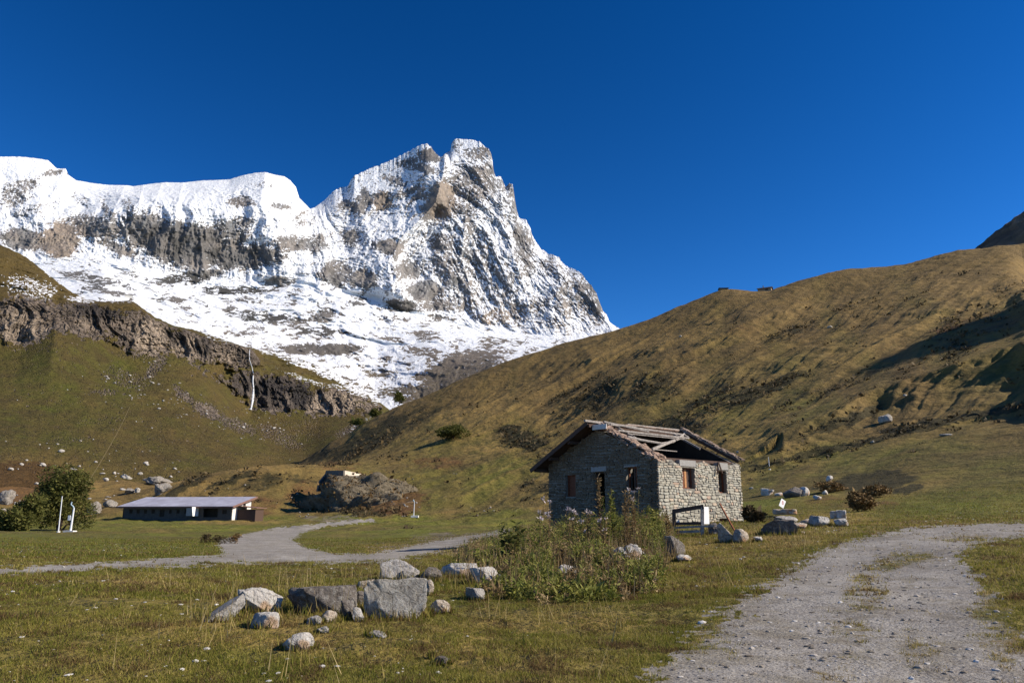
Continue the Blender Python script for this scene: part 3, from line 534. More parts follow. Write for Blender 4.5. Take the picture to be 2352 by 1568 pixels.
AT = dict(russet=russet, hill=sst(60, 130, RA) * (1 - .75 * green), green=green, dry=dry, dark=dark, bare=bare)
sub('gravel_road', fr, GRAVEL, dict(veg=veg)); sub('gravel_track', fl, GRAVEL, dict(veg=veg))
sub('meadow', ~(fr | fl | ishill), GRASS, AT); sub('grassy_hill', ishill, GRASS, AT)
print('A done', round(time.time() - T0, 1), H.shape)
# ---- dark peak far to the right
FPK = [(2120,640),(2190,598),(2230,575),(2255,560),(2285,532),(2320,508),(2352,484),(2420,440),(2560,380),(2800,330),(3300,300),(4200,380)]
xsf = np.arange(2080, 4200, 8.0)
Af, rff, tf, sf, _ = sheet([([(2000,900),(4600,900)], [(2000,700),(4600,700)], 5), ([(2000,760),(2352,720),(4600,640)], [(2000,1100),(4600,1000)], 5), (FPK, [(2000,1550),(4600,1500)], 0)], [30, 60], xsf, lambda a: fbm(a * 140, a * 0, 3, 111) * .002)
hf = rff * tf; kf = 1 - (ridged(Af * 9, hf / 300, 4, 112) * 40 + fbm(Af * 60, hf / 30, 3, 113) * 12) / rff
mf = NT('peak_rock'); pf = mf.coord('Object'); nf = mf.noise(pf, .02, 6, .65); mf.base(mf.ramp(nf, [(.3, (.05, .04, .03)), (.55, (.11, .09, .06)), (.75, (.2, .17, .14))])); mf.bump(nf, 20, .6)
tag(mesh_np('dark_peak', np.stack([rff * kf * np.sin(Af), rff * kf * np.cos(Af), CZ + hf * kf], -1).reshape(-1, 3), gridquads(*rff.shape)[:, ::-1], mf.m), kind='structure')
# ================================================================== THINGS
import random
rnd = random.Random(5)
from mathutils import Matrix, Vector
def thing(name, label, cat, loc, rz=0, group=None):
    o = bpy.data.objects.new(name, None); COL.objects.link(o); o.location = tuple(float(v) for v in loc); o.rotation_euler = (0, 0, rz); o.empty_display_size = .3
    return tag(o, label, cat, group)
class MB:
    def __init__(s): s.v = []; s.f = []; s.c = []
    def add(s, v, f, c=None):
        b = len(s.v); s.v += [tuple(map(float, p)) for p in v]; s.f += [tuple(i + b for i in q) for q in f]; s.c += [c if c is not None else .5] * len(v)
    def box(s, c, d, ax=None, col=None, jit=0):
        """c centre, d full dims, ax 3 axes rows"""
        ax = np.eye(3) if ax is None else np.asarray(ax, float); v = []
        for i in (-1, 1):
            for j in (-1, 1):
                for k in (-1, 1): v.append(np.asarray(c, float) + ax[0] * i * d[0] / 2 + ax[1] * j * d[1] / 2 + ax[2] * k * d[2] / 2 + (np.array([rnd.uniform(-jit, jit) for _ in range(3)]) if jit else 0))
        s.add(v, [(0, 1, 3, 2), (4, 6, 7, 5), (0, 4, 5, 1), (2, 3, 7, 6), (0, 2, 6, 4), (1, 5, 7, 3)], col)
    def beam(s, a, b, w, h, up=(0, 0, 1), col=None):
        a = np.asarray(a, float); b = np.asarray(b, float); d = b - a; L = np.linalg.norm(d); d /= L; x = np.cross(d, up); x /= np.linalg.norm(x); u = np.cross(x, d)
        s.box((a + b) / 2, (L, w, h), (d, x, u), col)
    def tube(s, pts, rad, n=8, col=None):
        pts = [np.asarray(p, float) for p in pts]; V = []; Fc = []
        for i, p in enumerate(pts):
            d = pts[min(i + 1, len(pts) - 1)] - pts[max(i - 1, 0)]; d = d / np.linalg.norm(d); x = np.cross(d, (0.31, .2, .93)); x /= np.linalg.norm(x); y = np.cross(d, x); r = rad[i] if hasattr(rad, '__len__') else rad
            V += [p + r * (x * cos(2 * pi * k / n) + y * sin(2 * pi * k / n)) for k in range(n)]
            if i: Fc += [((i - 1) * n + k, (i - 1) * n + (k + 1) % n, i * n + (k + 1) % n, i * n + k) for k in range(n)]
        Fc += [tuple(range(n))[::-1], tuple(range((len(pts) - 1) * n, len(pts) * n))]; s.add(V, Fc, col)
    def build(s, name, mat, parent=None, smooth=False):
        me = bpy.data.meshes.new(name); me.from_pydata(s.v, [], s.f); me.update()
        a = me.attributes.new('tone', 'FLOAT', 'POINT'); a.data.foreach_set('value', np.array(s.c, np.float32))
        me.polygons.foreach_set('use_smooth', [smooth] * len(me.polygons))
        me.materials.append(mat); o = bpy.data.objects.new(name, me); COL.objects.link(o)
        if parent: o.parent = parent
        return o
def simple(name, c0, c1, scale=4, rough=.85, bump=.02, tone=None, spec=.15, metal=0):
    m = NT(name); p = m.coord('Object'); n = m.noise(p, scale, 6, .65, .3); col = m.ramp(n, [(.3, c0), (.7, c1)])
    if tone: t = m.attr('tone'); col = m.mix(t, m.mix(tone[0], col, tone[1]), m.mix(tone[0], col, tone[2]))
    m.base(col); m.b.inputs['Roughness'].default_value = rough; m.b.inputs['Specular IOR Level'].default_value = spec; m.b.inputs['Metallic'].default_value = metal
    if bump: m.bump(n, bump)
    return m.m
# stone with lichen, used by every boulder -----------------------------------------------------
def stone_mat(name, base, light, darkc, sc=1.0, stain=None, lich=.5):
    m = NT(name); p = m.coord('Object'); a = m.noise(p, 1.6 * sc, 7, .68, .5); b = m.noise(p, 7 * sc, 6, .72); v = m.voro(p, 9 * sc); c = m.noise(p, 30 * sc, 4, .7)
    col = m.mix(m.rng(a, .35, .65), base, light); col = m.mix(m.rng(b, .30, .46, .8, 0), col, darkc)
    col = m.mix(m.rng(m.math('ADD', b, m.math('MULTIPLY', c, .35)), .68, .82, 0, lich), col, (.55, .54, .50)); col = m.mix(m.rng(c, .3, .45, .5, 0), col, m.mix(.6, base, darkc))
    cr = m.voro(m.map(p, (1, 1.2, .8)), 1.5 * sc, 'Distance', 'DISTANCE_TO_EDGE'); ck = m.rng(m.math('ADD', cr, m.math('MULTIPLY', m.math('SUBTRACT', b, .5), .12)), .0, .035); col = m.mix(m.math('MULTIPLY', m.math('SUBTRACT', 1.0, ck), .28), col, (.03, .027, .024))
    if stain: s_ = m.noise(p, 1.1 * sc, 3, .5); col = m.mix(m.rng(s_, .56, .64, 0, .75), col, stain)
    m.base(col); m.bump(m.math('ADD', m.math('MULTIPLY', ck, .15), m.math('ADD', m.math('MULTIPLY', a, 1.2), m.math('ADD', b, m.math('MULTIPLY', c, .4)))), .15 / sc, 1.0); return m.m
ST_WHITE = stone_mat('pale_stone', (.50, .46, .42), (.70, .67, .63), (.22, .20, .19), 1.6, (.45, .27, .14))
ST_GREY = stone_mat('grey_stone', (.31, .285, .265), (.47, .445, .42), (.10, .095, .09), 2.0)
ST_SPECK = stone_mat('speckled_stone', (.27, .245, .21), (.42, .39, .35), (.09, .08, .07), 2.6)
ST_DARK = stone_mat('dark_stone', (.13, .11, .095), (.20, .18, .165), (.05, .045, .04), 2.0, None, .3)
ST_TAN = stone_mat('tan_stone', (.42, .34, .26), (.55, .48, .40), (.2, .14, .1), 1.6, (.42, .22, .10))
ST_FAR = stone_mat('far_stone', (.36, .33, .30), (.52, .49, .45), (.13, .12, .11), .35)
def icos(n):
    import bmesh
    bm = bmesh.new(); bmesh.ops.create_icosphere(bm, subdivisions=n, radius=1.0); v = np.array([tuple(q.co) for q in bm.verts]); f = [tuple(x.index for x in q.verts) for q in bm.faces]; bm.free(); return v, np.array(f)
ICO = {n: icos(n) for n in (1, 2, 3, 4, 5)}
def rock_co(seed, dims, sub=4, cuts=9, flat=None, rough=.08, boxy=.0):
    """angular boulder: a ball planed off by random cuts, then roughened; base at z=0"""
    rs = np.random.RandomState(seed); v = ICO[sub][0].copy()
    if boxy: w = np.sign(v) * np.abs(v) ** (1 - boxy); v = w / np.max(np.abs(w), axis=1, keepdims=True) ** .7
    for k in range(cuts):
        n = rs.normal(size=3); n[2] *= .8; n /= np.linalg.norm(n); d = rs.uniform(.52, .86)
        t = v @ n - d; v = v - np.outer(np.where(t > 0, t * .96, 0), n)
    for n in (flat or []):
        n, d = np.array(n[:3], float), n[3]; n /= np.linalg.norm(n); t = v @ n - d; v = v - np.outer(np.where(t > 0, t, 0), n)
    l = np.linalg.norm(v, axis=1, keepdims=True); u = v / l
    a = fbm(u[:, 0] * 2.1 + u[:, 2] * 1.3 + seed, u[:, 1] * 2.1 - u[:, 2] * 1.7, 4, seed, .55)[:, None]; b = fbm(u[:, 0] * 7 + u[:, 2] * 5, u[:, 1] * 7 - u[:, 2] * 6 + seed, 3, seed + 5)[:, None]
    v = v * (1 + a * rough * 2 + b * rough * .9 - np.abs(a) * rough * .8)
    v = v - (v.max(0) + v.min(0)) / 2; v = v / (v.max(0) - v.min(0)) * np.array(dims); v[:, 2] -= v[:, 2].min(); return v
def rock(name, x0, y0, x1, y1, mat, label, cat='boulder', group=None, seed=1, depth=1.0, rz=0., sub=4, cuts=9, sink=.22, flat=None, boxy=0., rmin=4, tilt=0., rough=.08, base=None, lift=0.):
    """boulder filling picture box x0..x1, y0..y1 and standing on the ground at its lower edge"""
    g = hit((x0 + x1) / 2, y1, rmin) if base is None else np.array(base, float); r = np.hypot(g[0], g[1]); w = (x1 - x0) / F * r * .98
    top = pt((x0 + x1) / 2, y0, r + w * depth * .35)[2]; h = max(top - g[2], .05) * (1 + sink)
    v = rock_co(seed, (w, w * depth, h), sub, cuts, flat, rough, boxy)
    if tilt: c_, s_ = cos(tilt), sin(tilt); v = np.stack([v[:, 0] * c_ - v[:, 2] * s_, v[:, 1], v[:, 0] * s_ + v[:, 2] * c_], 1); v[:, 2] -= v[:, 2].min()
    v[:, 2] -= h * sink - lift
    if rz: c_, s_ = cos(rz), sin(rz); v = np.stack([v[:, 0] * c_ - v[:, 1] * s_, v[:, 0] * s_ + v[:, 1] * c_, v[:, 2]], 1); v[:, 0] *= w / np.ptp(v[:, 0])
    o = mesh_np(name, v, None, mat, tris=ICO[sub][1]); hd = g[:2] / r; g = g.copy(); g[:2] += hd * w * depth * .4; g[2] = float(ground(g[0], g[1])) * .5 + g[2] * .5
    o.location = g; o.rotation_euler = (0, 0, -math.atan2(hd[0], hd[1])); return tag(o, label, cat, group)

# ------------------------------------------------------------------ the stone hut
HA = np.array([6.555, 34.79]); TH = .7098; HWID = 7.12; HLEN = 6.587; ZB = .75; ZB0 = 1.097; ZW = 3.998; ZR = 5.849
u_ = np.array([cos(TH), sin(TH), 0]); w_ = np.array([-sin(TH), cos(TH), 0]); k_ = np.array([0, 0, 1.])
hut = thing('stone_hut', 'roofless old stone hut with a collapsed near roof slope and bare beams', 'hut', (HA[0], HA[1], ZB0))
hut.rotation_euler = (0, 0, TH)
def HL(a, b, z): return np.array([a, b, z - ZB0])        # local: a along the side wall, b along the gable wall, z world height
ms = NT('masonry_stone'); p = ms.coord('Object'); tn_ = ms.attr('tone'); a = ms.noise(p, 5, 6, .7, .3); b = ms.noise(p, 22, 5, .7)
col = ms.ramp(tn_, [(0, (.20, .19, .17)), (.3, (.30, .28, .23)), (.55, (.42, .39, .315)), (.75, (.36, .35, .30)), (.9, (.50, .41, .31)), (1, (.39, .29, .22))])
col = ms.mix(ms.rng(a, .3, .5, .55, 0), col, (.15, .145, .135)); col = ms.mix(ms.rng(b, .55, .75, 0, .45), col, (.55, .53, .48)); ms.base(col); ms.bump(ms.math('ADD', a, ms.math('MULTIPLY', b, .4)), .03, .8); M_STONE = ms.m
M_MORT = simple('mortar', (.13, .12, .10), (.25, .23, .20), 8, .95, .03)
M_OLDWOOD = simple('weathered_beam', (.15, .13, .115), (.40, .365, .335), 9, .8, .01)
M_DKWOOD = simple('dark_timber', (.055, .036, .030), (.105, .068, .052), 9, .85, .01)
M_REDWOOD = simple('brown_shutter', (.10, .038, .024), (.20, .075, .040), 12, .7, .01)
M_ORWOOD = simple('orange_board', (.33, .15, .06), (.50, .26, .12), 12, .7, .01)
M_LINTEL = simple('slate_lintel', (.22, .21, .20), (.33, .32, .30), 14, .8, .015)
M_TILE = simple('roof_slab', (.10, .085, .075), (.30, .24, .20), 3, .9, .02, (.5, (.09, .075, .07), (.42, .27, .19)))
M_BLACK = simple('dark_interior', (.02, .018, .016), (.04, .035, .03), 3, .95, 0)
def wall_stones(mb, mort, length, zlo, ztop, holes, org, ax, outn, seed, course=(.08, .19), wd=(.12, .44), thick=.45, dx=1.0):
    """rubble masonry: every stone its own rounded block standing proud of the mortar core"""
    rs = random.Random(seed); z = zlo
    while z < max(ztop(0), ztop(length), ztop(length / 2)) :
        hgt = rs.uniform(*course); x = -rs.uniform(0, .1)
        while x < length:
            w = rs.uniform(*wd) * rs.choice((.7, 1, 1, 1.25)); x1 = min(x + w, length + rs.uniform(0, .02)); xm = (x + x1) / 2; zz = z + .03 * math.sin(xm * 1.7 + z * 3) + .02 * math.sin(xm * 5.3 + z)
            h2 = hgt * rs.uniform(.86, 1.0); top = ztop(xm) + rs.uniform(-.04, .05)
            if rs.random() < .1: h2 *= .6
            for hx0, hx1, hz0, hz1 in holes:
                if hz0 < zz + h2 * .7 and hz1 > zz + h2 * .3:
                    if x < hx0 - .03 < x1: x1 = hx0 + .01
                    elif hx0 - .03 <= x < hx1: x = hx1 - .01; x1 = max(x1, x + .16)
            if x1 - x > .05 and zz + h2 <= top and not any(hx0 + .03 < x1 and hx1 - .03 > x and hz0 < zz + h2 * .7 and hz1 > zz + h2 * .3 for hx0, hx1, hz0, hz1 in holes):
                g = rs.uniform(.003, .012); pr = rs.uniform(.02, .055); t = min(1, max(0, rs.gauss(.55, .24)))
                X0, X1, Z0, Z1 = max(x, 0) + g, x1 - g, zz + g, zz + h2; cx, cz = (X0 + X1) / 2, (Z0 + Z1) / 2
                V = []; ja = [rs.uniform(-.014, .014) for _ in range(16)]
                ring = [(X0, Z0 + .3 * (Z1 - Z0)), (X0, Z0 + .7 * (Z1 - Z0)), (X0 + .22 * (X1 - X0), Z1), (X1 - .22 * (X1 - X0), Z1), (X1, Z0 + .7 * (Z1 - Z0)), (X1, Z0 + .3 * (Z1 - Z0)), (X1 - .2 * (X1 - X0), Z0), (X0 + .2 * (X1 - X0), Z0)]
                ring = [(a_ + ja[i], b_ + ja[i + 8] * .6) for i, (a_, b_) in enumerate(ring)]
                for dpt, sc_ in ((-.03, 1.0), (pr * .55, .98), (pr, .82)):
                    for a_, b_ in ring: V.append(org + ax * (cx + (a_ - cx) * sc_) + outn * (dpt + (rs.uniform(-.006, .006))) + k_ * (cz + (b_ - cz) * sc_ - ZB0))
                Fq = []
                for l in (0, 1):
                    for i in range(8): Fq.append((l * 8 + i, l * 8 + (i + 1) % 8, (l + 1) * 8 + (i + 1) % 8, (l + 1) * 8 + i))
                Fq.append(tuple(range(16, 24))); mb.add(V, Fq if np.dot(np.cross(ax, k_), outn) < 0 else [q[::-1] for q in Fq], t)
            x = x1
        z += hgt
    # mortar core with openings, as vertical strips
    xs_ = sorted(set([0, length] + [h[0] for h in holes] + [h[1] for h in holes] + list(np.arange(0, length, .35)))); xs_ = [q for q in xs_ if 0 <= q <= length]
    for a_, b_ in zip(xs_[:-1], xs_[1:]):
        if b_ - a_ < 1e-4: continue
        m_ = (a_ + b_) / 2; seg = [(zlo - .4, None)]; cuts_ = sorted([(h[2], h[3]) for h in holes if h[0] <= m_ <= h[1]]); z0 = zlo - .4
        lim = [(c0, c1) for c0, c1 in cuts_]; lo = z0
        for c0, c1 in lim + [(None, None)]:
            ta = (ztop(a_) - .03, ztop(b_) - .03) if c0 is None else (c0, c0)
            if min(ta) > lo:
                V = [];
                for dpt in (0, -thick):
                    for xx, zt in ((a_, lo), (b_, lo), (b_, ta[1]), (a_, ta[0])): V.append(org + ax * xx + outn * dpt + k_ * (zt - ZB0))
                mort.add(V, [(0, 1, 2, 3), (7, 6, 5, 4), (0, 4, 5, 1), (3, 2, 6, 7), (0, 3, 7, 4), (1, 5, 6, 2)])
            if c1 is not None: lo = c1
ux, wx_, = np.array([1., 0, 0]), np.array([0, 1., 0]); ORI = np.zeros(3)
def img_on(plane_o, plane_n, x, y):           # picture point on a vertical wall plane -> world
    d = np.array(ray(x, y)); o = np.array([0, 0, CZ]); t = np.dot(plane_o - o, plane_n) / np.dot(d, plane_n); return o + d * t
A3 = np.array([HA[0], HA[1], 0]); nS = -w_; nG = -u_
def onS(x, y): q = img_on(A3, nS, x, y); return np.dot(q - A3, u_), q[2]
def onG(x, y): q = img_on(A3, nG, x, y); return np.dot(q - A3, w_), q[2]
def hole(fn, x0, y0, x1, y1): a_, z1 = fn(x0, y0); b_, z0 = fn(x1, y1); return (min(a_, b_), max(a_, b_), z0, z1)
hs1 = hole(onS, 1566, 1073, 1596, 1122); hs2 = hole(onS, 1648, 1080, 1670, 1132)
hs3 = hole(onS, 1652, 1190, 1672, 1202)
hg1 = hole(onG, 1299, 1091, 1323, 1140); hg2 = hole(onG, 1364, 1084, 1391, 1170); hg3 = hole(onG, 1438, 1073, 1465, 1126)
lin1 = hole(onS, 1560, 1055, 1598, 1072); lin2 = hole(onS, 1647, 1062, 1671, 1079)
wav = lambda x: ZW - .12 + .10 * math.sin(x * 2.3) + .06 * math.sin(x * 7.1 + 1)
sm_, mt_ = MB(), MB()
wall_stones(sm_, mt_, HLEN, ZB, wav, [hs1, hs2, hs3, lin1, lin2], ORI, ux, -wx_, 3)
sw = sm_.build('side_wall', M_STONE, hut); mt_.build('mortar', M_MORT, sw)
gtop = lambda b: ZW + .06 + (ZR - .28 - ZW) * (1 - abs(b - HWID / 2) / (HWID / 2)) - (.10 + .06 * math.sin(b * 9) if b < HWID / 2 else .02)
sm_, mt_ = MB(), MB()
M_GAB = simple('smeared_shaded_masonry', (.090, .066, .044), (.15, .115, .080), 4, .95, .03, (.5, (.058, .042, .028), (.20, .155, .11)))  # smeared stone, darkened further to hold the gable's shade in its colour
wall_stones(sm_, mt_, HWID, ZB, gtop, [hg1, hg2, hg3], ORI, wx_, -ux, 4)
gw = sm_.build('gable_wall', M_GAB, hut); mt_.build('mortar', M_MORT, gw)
sm_, mt_ = MB(), MB(); wall_stones(sm_, mt_, HWID, ZB, lambda b: gtop(b) + .0, [], ux * HLEN, wx_, ux, 6, (.25, .4), (.4, .9)); fg = sm_.build('far_gable_wall', M_STONE, hut); mt_.build('mortar', M_MORT, fg)
sm_, mt_ = MB(), MB(); wall_stones(sm_, mt_, HLEN - .9, ZB, lambda b: ZW, [], wx_ * HWID + ux * .45, ux, wx_, 8, (.25, .4), (.4, .9)); fg = sm_.build('back_wall', M_STONE, hut); mt_.build('mortar', M_MORT, fg)
# windows: frame, boards, dark room behind
def window(name, h, side, panes, mat, extra=None):
    a0, a1, z0, z1 = h; f = MB(); ax, out_ = (ux, -wx_) if side == 'S' else (wx_, -ux); t = .055; dp = -.16
    def B(mb, x0, x1, za, zb, d0, d1, col=None): mb.box(ax * (x0 + x1) / 2 + out_ * (d0 + d1) / 2 + k_ * ((za + zb) / 2 - ZB0), (x1 - x0, abs(d1 - d0), zb - za), (ax, out_, k_), col)
    B(f, a0, a0 + t, z0, z1, dp - .08, dp); B(f, a1 - t, a1, z0, z1, dp - .08, dp); B(f, a0 + t, a1 - t, z1 - t, z1, dp - .08, dp); B(f, a0 + t, a1 - t, z0, z0 + t, dp - .08, dp)
    w = f.build(name, mat, hut)
    for nm, x0, x1, m_, d in panes:
        q = MB(); B(q, a0 + (a1 - a0) * x0, a0 + (a1 - a0) * x1, z0 + t + .004, z1 - t - .004, dp - .075 + d, dp - .045 + d); q.build(nm, m_, w)
    return w
window('window', hs1, 'S', [('shutter', .08, .42, M_REDWOOD, .01), ('board', .45, .60, M_ORWOOD, .02), ('shutter', .62, .93, M_DKWOOD, 0)], M_REDWOOD)
window('window', hs2, 'S', [('board', .05, .42, M_ORWOOD, .02)], M_REDWOOD)
window('window', hg1, 'G', [('shutter', .08, .49, M_REDWOOD, .01), ('shutter', .51, .92, M_REDWOOD, 0)], M_REDWOOD)
window('doorway', hg2, 'G', [('board', .06, .2, M_REDWOOD, .01)], M_DKWOOD)
window('window', hg3, 'G', [('shutter', .08, .35, M_REDWOOD, .01), ('board', .40, .55, M_DKWOOD, .02)], M_REDWOOD)
window('cellar_hatch', hs3, 'S', [('board', .1, .9, M_REDWOOD, 0)], M_REDWOOD)
def facebox(nm, h, side, m_, d0, d1, par_=None, grow=0):
    a0, a1, z0, z1 = h; ax, out_ = (ux, -wx_) if side == 'S' else (wx_, -ux); q = MB()
    q.box(ax * (a0 + a1) / 2 + out_ * (d0 + d1) / 2 + k_ * ((z0 + z1) / 2 - ZB0), (a1 - a0 + grow, abs(d1 - d0), z1 - z0), (ax, out_, k_), jit=.012); return q.build(nm, m_, par_ or hut)
facebox('lintel', lin1, 'S', M_LINTEL, -.3, .03); facebox('lintel', lin2, 'S', M_LINTEL, -.3, .03)
facebox('lintel', (hg2[0] - .15, hg2[1] + .15, hg2[3] + .02, hg2[3] + .27), 'G', M_LINTEL, -.3, .05)
facebox('lintel', (hg3[0] - .05, hg3[1] + .1, hg3[3] + .01, hg3[3] + .07), 'G', M_OLDWOOD, -.3, .06)
# roof: whole slope on the far (left) side, overhanging; ragged slabs along the broken near slope
SL = (ZR - ZW) / (HWID / 2)
OF, OB, OL = .72, .35, .55
rb = MB(); rt = MB()
def slopeL(b): return ZR - SL * (b - HWID / 2)          # left slope, b from HWID/2 to HWID+OL
b0, b1 = HWID / 2, HWID + OL
n_l = np.array([0, SL, 1.]); n_l /= np.linalg.norm(n_l)
c0 = HL(0, b0, ZR); dd = HL(0, b1, slopeL(b1)) - c0; dl_ = np.linalg.norm(dd); dd = dd / dl_
for i in range(9):                                      # boards carrying the slabs
    ta, tb_ = i / 9, (i + 1) / 9 - .004
    rb.box(c0 + dd * dl_ * (ta + tb_) / 2 + ux * (HLEN + OB - OF) / 2, (HLEN + OF + OB, dl_ * (tb_ - ta), .05), (ux, dd, n_l))
roofb = rb.build('left_roof_slope', M_DKWOOD, hut)
for i in range(17):
    x = -OF
    while x < HLEN + OB:
        wdt = rnd.uniform(.35, .7); rt.box(c0 + dd * dl_ * (i + .6) / 17 + ux * (x + wdt / 2) + n_l * (.05 + rnd.uniform(0, .03)), (wdt * .97, dl_ / 17 * 1.5, .045), (ux, dd, n_l), rnd.random(), .012); x += wdt
rt.build('stone_slabs', M_TILE, roofb)
fb = MB(); fb.beam(HL(-OF - .03, b0, ZR - .02), HL(-OF - .03, b1 + .05, slopeL(b1 + .05) - .02), .05, .20); fb.build('verge_board', M_DKWOOD, roofb)
pb = MB()
for bb_ in (.02, .36, .7, .96): q = c0 + dd * dl_ * bb_ - n_l * .12; pb.beam(q - ux * (OF - .05), q + ux * (HLEN + OB - .05), .14, .16)
pb.build('purlins', M_DKWOOD, roofb)
def SR(b): return ZR - SL * (HWID / 2 - b)               # height of the lost right slope
def beam_part(nm, a_, b_, w, h, m_, lab=None): q = MB(); q.beam(a_, b_, w, h); o = q.build(nm, m_, hut); return o
beam_part('ridge_beam', HL(-OF - .25, HWID / 2 - .03, ZR + .06), HL(HLEN * .42, HWID / 2 - .05, ZR - .02), .11, .10, M_OLDWOOD)
beam_part('ridge_beam', HL(HLEN * .35, HWID / 2 + .10, ZR + .13), HL(HLEN + OB, HWID / 2 + .05, ZR + .13), .07, .06, M_OLDWOOD)
def SRp(a, b, dz=0.): return HL(a, b, SR(b) + dz)
beam_part('purlin', SRp(.55, HWID / 2 - .3, .12), SRp(HLEN - .25, HWID / 2 - .42, .03), .09, .08, M_OLDWOOD)
beam_part('purlin', SRp(.3, HWID / 2 - .12, .16), SRp(HLEN * .45, HWID / 2 - .75, .12), .07, .07, M_OLDWOOD)
beam_part('purlin', SRp(.5, HWID / 2 - .85, .06), SRp(HLEN - .6, HWID / 2 - .95, .06), .10, .08, M_OLDWOOD)
beam_part('purlin', SRp(HLEN - .25, HWID / 2 - .40, .03), SRp(HLEN - .6, HWID / 2 - .95, .10), .09, .07, M_OLDWOOD)
sag = MB(); sag.tube([SRp(.25, 1.9, .1), SRp(1.2, 1.85, .02), SRp(2.6, 1.75, -.02), SRp(4.1, 2.2, -.05), SRp(HLEN + .05, HWID / 2 - .25, .05)], .06, 6); sag.build('purlin', M_OLDWOOD, hut)
beam_part('rafter', SRp(.65, .75, .06), SRp(HLEN - .1, HWID / 2 - .35, -.05), .08, .12, M_OLDWOOD)
beam_part('wall_plate', HL(.2, .28, ZW - .02), HL(HLEN - .2, .28, ZW - .02), .16, .14, M_DKWOOD)
for bb_, a0_, a1_ in ((.55, .4, 2.3), (2.2, .6, 5.2)): beam_part('batten', SRp(a0_, bb_, .14), SRp(a1_, bb_ + .08, .10), .05, .04, M_OLDWOOD)
for aa_, b0_, b1_ in ((1.1, 2.0, 3.5), (5.4, 1.5, 3.4)): beam_part('rafter', SRp(aa_, b0_, -.02), SRp(aa_ + .1, b1_, -.02), .07, .09, M_OLDWOOD)
fr_ = beam_part('rafter', SRp(HLEN + .05, HWID / 2, .04), SRp(HLEN + .05, .1, .04), .10, .16, M_DKWOOD)
vb = MB(); vb.beam(SRp(HLEN - .03, HWID / 2, .15), SRp(HLEN - .03, .1, .15), .03, .05); vb.build('verge_board', M_OLDWOOD, hut)
for a_ in (2.1, 4.3): beam_part('post', HL(a_, .9, ZW - .9), HL(a_, .9, SR(.9)), .1, .1, M_DKWOOD)
beam_part('post', HL(.55, .42, ZW - .05), HL(.55, .42, ZW + .42), .07, .07, M_DKWOOD)
beam_part('brace', HL(HLEN * .70, -.08, ZW - .02), HL(HLEN * .665, -.14, ZW - .62), .05, .05, M_DKWOOD)
beam_part('brace', HL(HLEN * .705, -.08, ZW - .02), HL(HLEN * .74, -.10, ZW - .55), .05, .05, M_DKWOOD)
facebox('eave_board', (HWID / 2 - .95, HWID / 2 - .05, ZR - .36, ZR - .12), 'G', simple('pale_board', (.45, .42, .40), (.62, .59, .56), 5, .8, .01), .42, .46)
inner = MB()
for i in range(14): x_ = .5 + i * .3; 
inner.add([HL(HLEN - .5 + d_, b_, z_) for d_ in (0, .06) for b_, z_ in ((.35, ZW - .3), (HWID - .35, ZW - .3), (HWID - .35, SR(.35) - .1), (HWID / 2, ZR - .12), (.35, SR(.35) - .1))], [(0, 1, 2, 3, 4), (9, 8, 7, 6, 5)] + [(i, (i + 1) % 5 + 0, (i + 1) % 5 + 5, i + 5) for i in range(5)]); inner.build('shaded_boarding', M_BLACK, hut)  # far gable boards, coloured near black to hold the attic's shade
lf = MB(); lf.box(HL(HLEN / 2, HWID / 2, ZW - .55), (HLEN - .96, HWID - .96, .08)); lf.build('sun_block_floor', M_BLACK, hut)  # unseen floor, added to keep the sun out of the rooms below
tl = MB()                                               # slabs left along the gable edge and on the far strip
for i in range(260):
    b = rnd.uniform(.0, HWID / 2 - .15); wv = rnd.uniform(.0, .75) * (.6 + .5 * (1 - b / 3.5)); e = rnd.uniform(.10, .26)
    tl.box(SRp(-.08 + wv, b, rnd.uniform(-.16, .07)), (e * 1.2, e, rnd.uniform(.03, .07)), (ux, np.array([0, 1, SL]) / math.hypot(1, SL), np.array([0, -SL, 1]) / math.hypot(1, SL)), rnd.uniform(.4, 1), .03)
tl.build('broken_slabs', M_TILE, hut)
tl = MB()
for i in range(90):
    b = rnd.uniform(.05, HWID / 2); e = rnd.uniform(.14, .32)
    tl.box(SRp(HLEN + rnd.uniform(.0, .25), b, .16 + rnd.uniform(0, .10)), (e, e, rnd.uniform(.04, .07)), (ux, np.array([0, 1, SL]) / math.hypot(1, SL), np.array([0, -SL, 1]) / math.hypot(1, SL)), rnd.uniform(0, .5), .03)
tl.build('remaining_slabs', M_TILE, hut)
print('hut', round(time.time() - T0, 1), len(sw.data.vertices))
# ------------------------------------------------------------------ the long farmhouse
def frame_at(x0, y0, x1, y1, r0, r1):       # two picture points at known distances -> ground frame
    a = pt(x0, y0, r0); b = pt(x1, y1, r1); d = b - a; L = np.hypot(d[0], d[1]); ax = np.array([d[0] / L, d[1] / L, 0]); return a, ax, np.array([-ax[1], ax[0], 0]), L
M_BARN = simple('shaded_render', (.055, .052, .05), (.085, .08, .075), 1.2, .9, .01)  # shade of the front wall is put into this dark render colour
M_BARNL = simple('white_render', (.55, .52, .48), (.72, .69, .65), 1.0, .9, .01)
M_EAVE = simple('brown_fascia', (.15, .085, .07), (.21, .125, .105), 2, .8, .01)
mr_ = NT('sheet_roof'); p = mr_.coord('Object'); a = mr_.noise(mr_.map(p, (.25, .25, .25)), 1.2, 4, .6, 1.0)
mr_.base(mr_.ramp(a, [(.3, (.27, .26, .31)), (.7, (.42, .42, .50))])); mr_.b.inputs['Roughness'].default_value = .5; mr_.b.inputs['Specular IOR Level'].default_value = .4
ba, bx, by, bl = frame_at(281, 1187, 531, 1192, 232, 214)
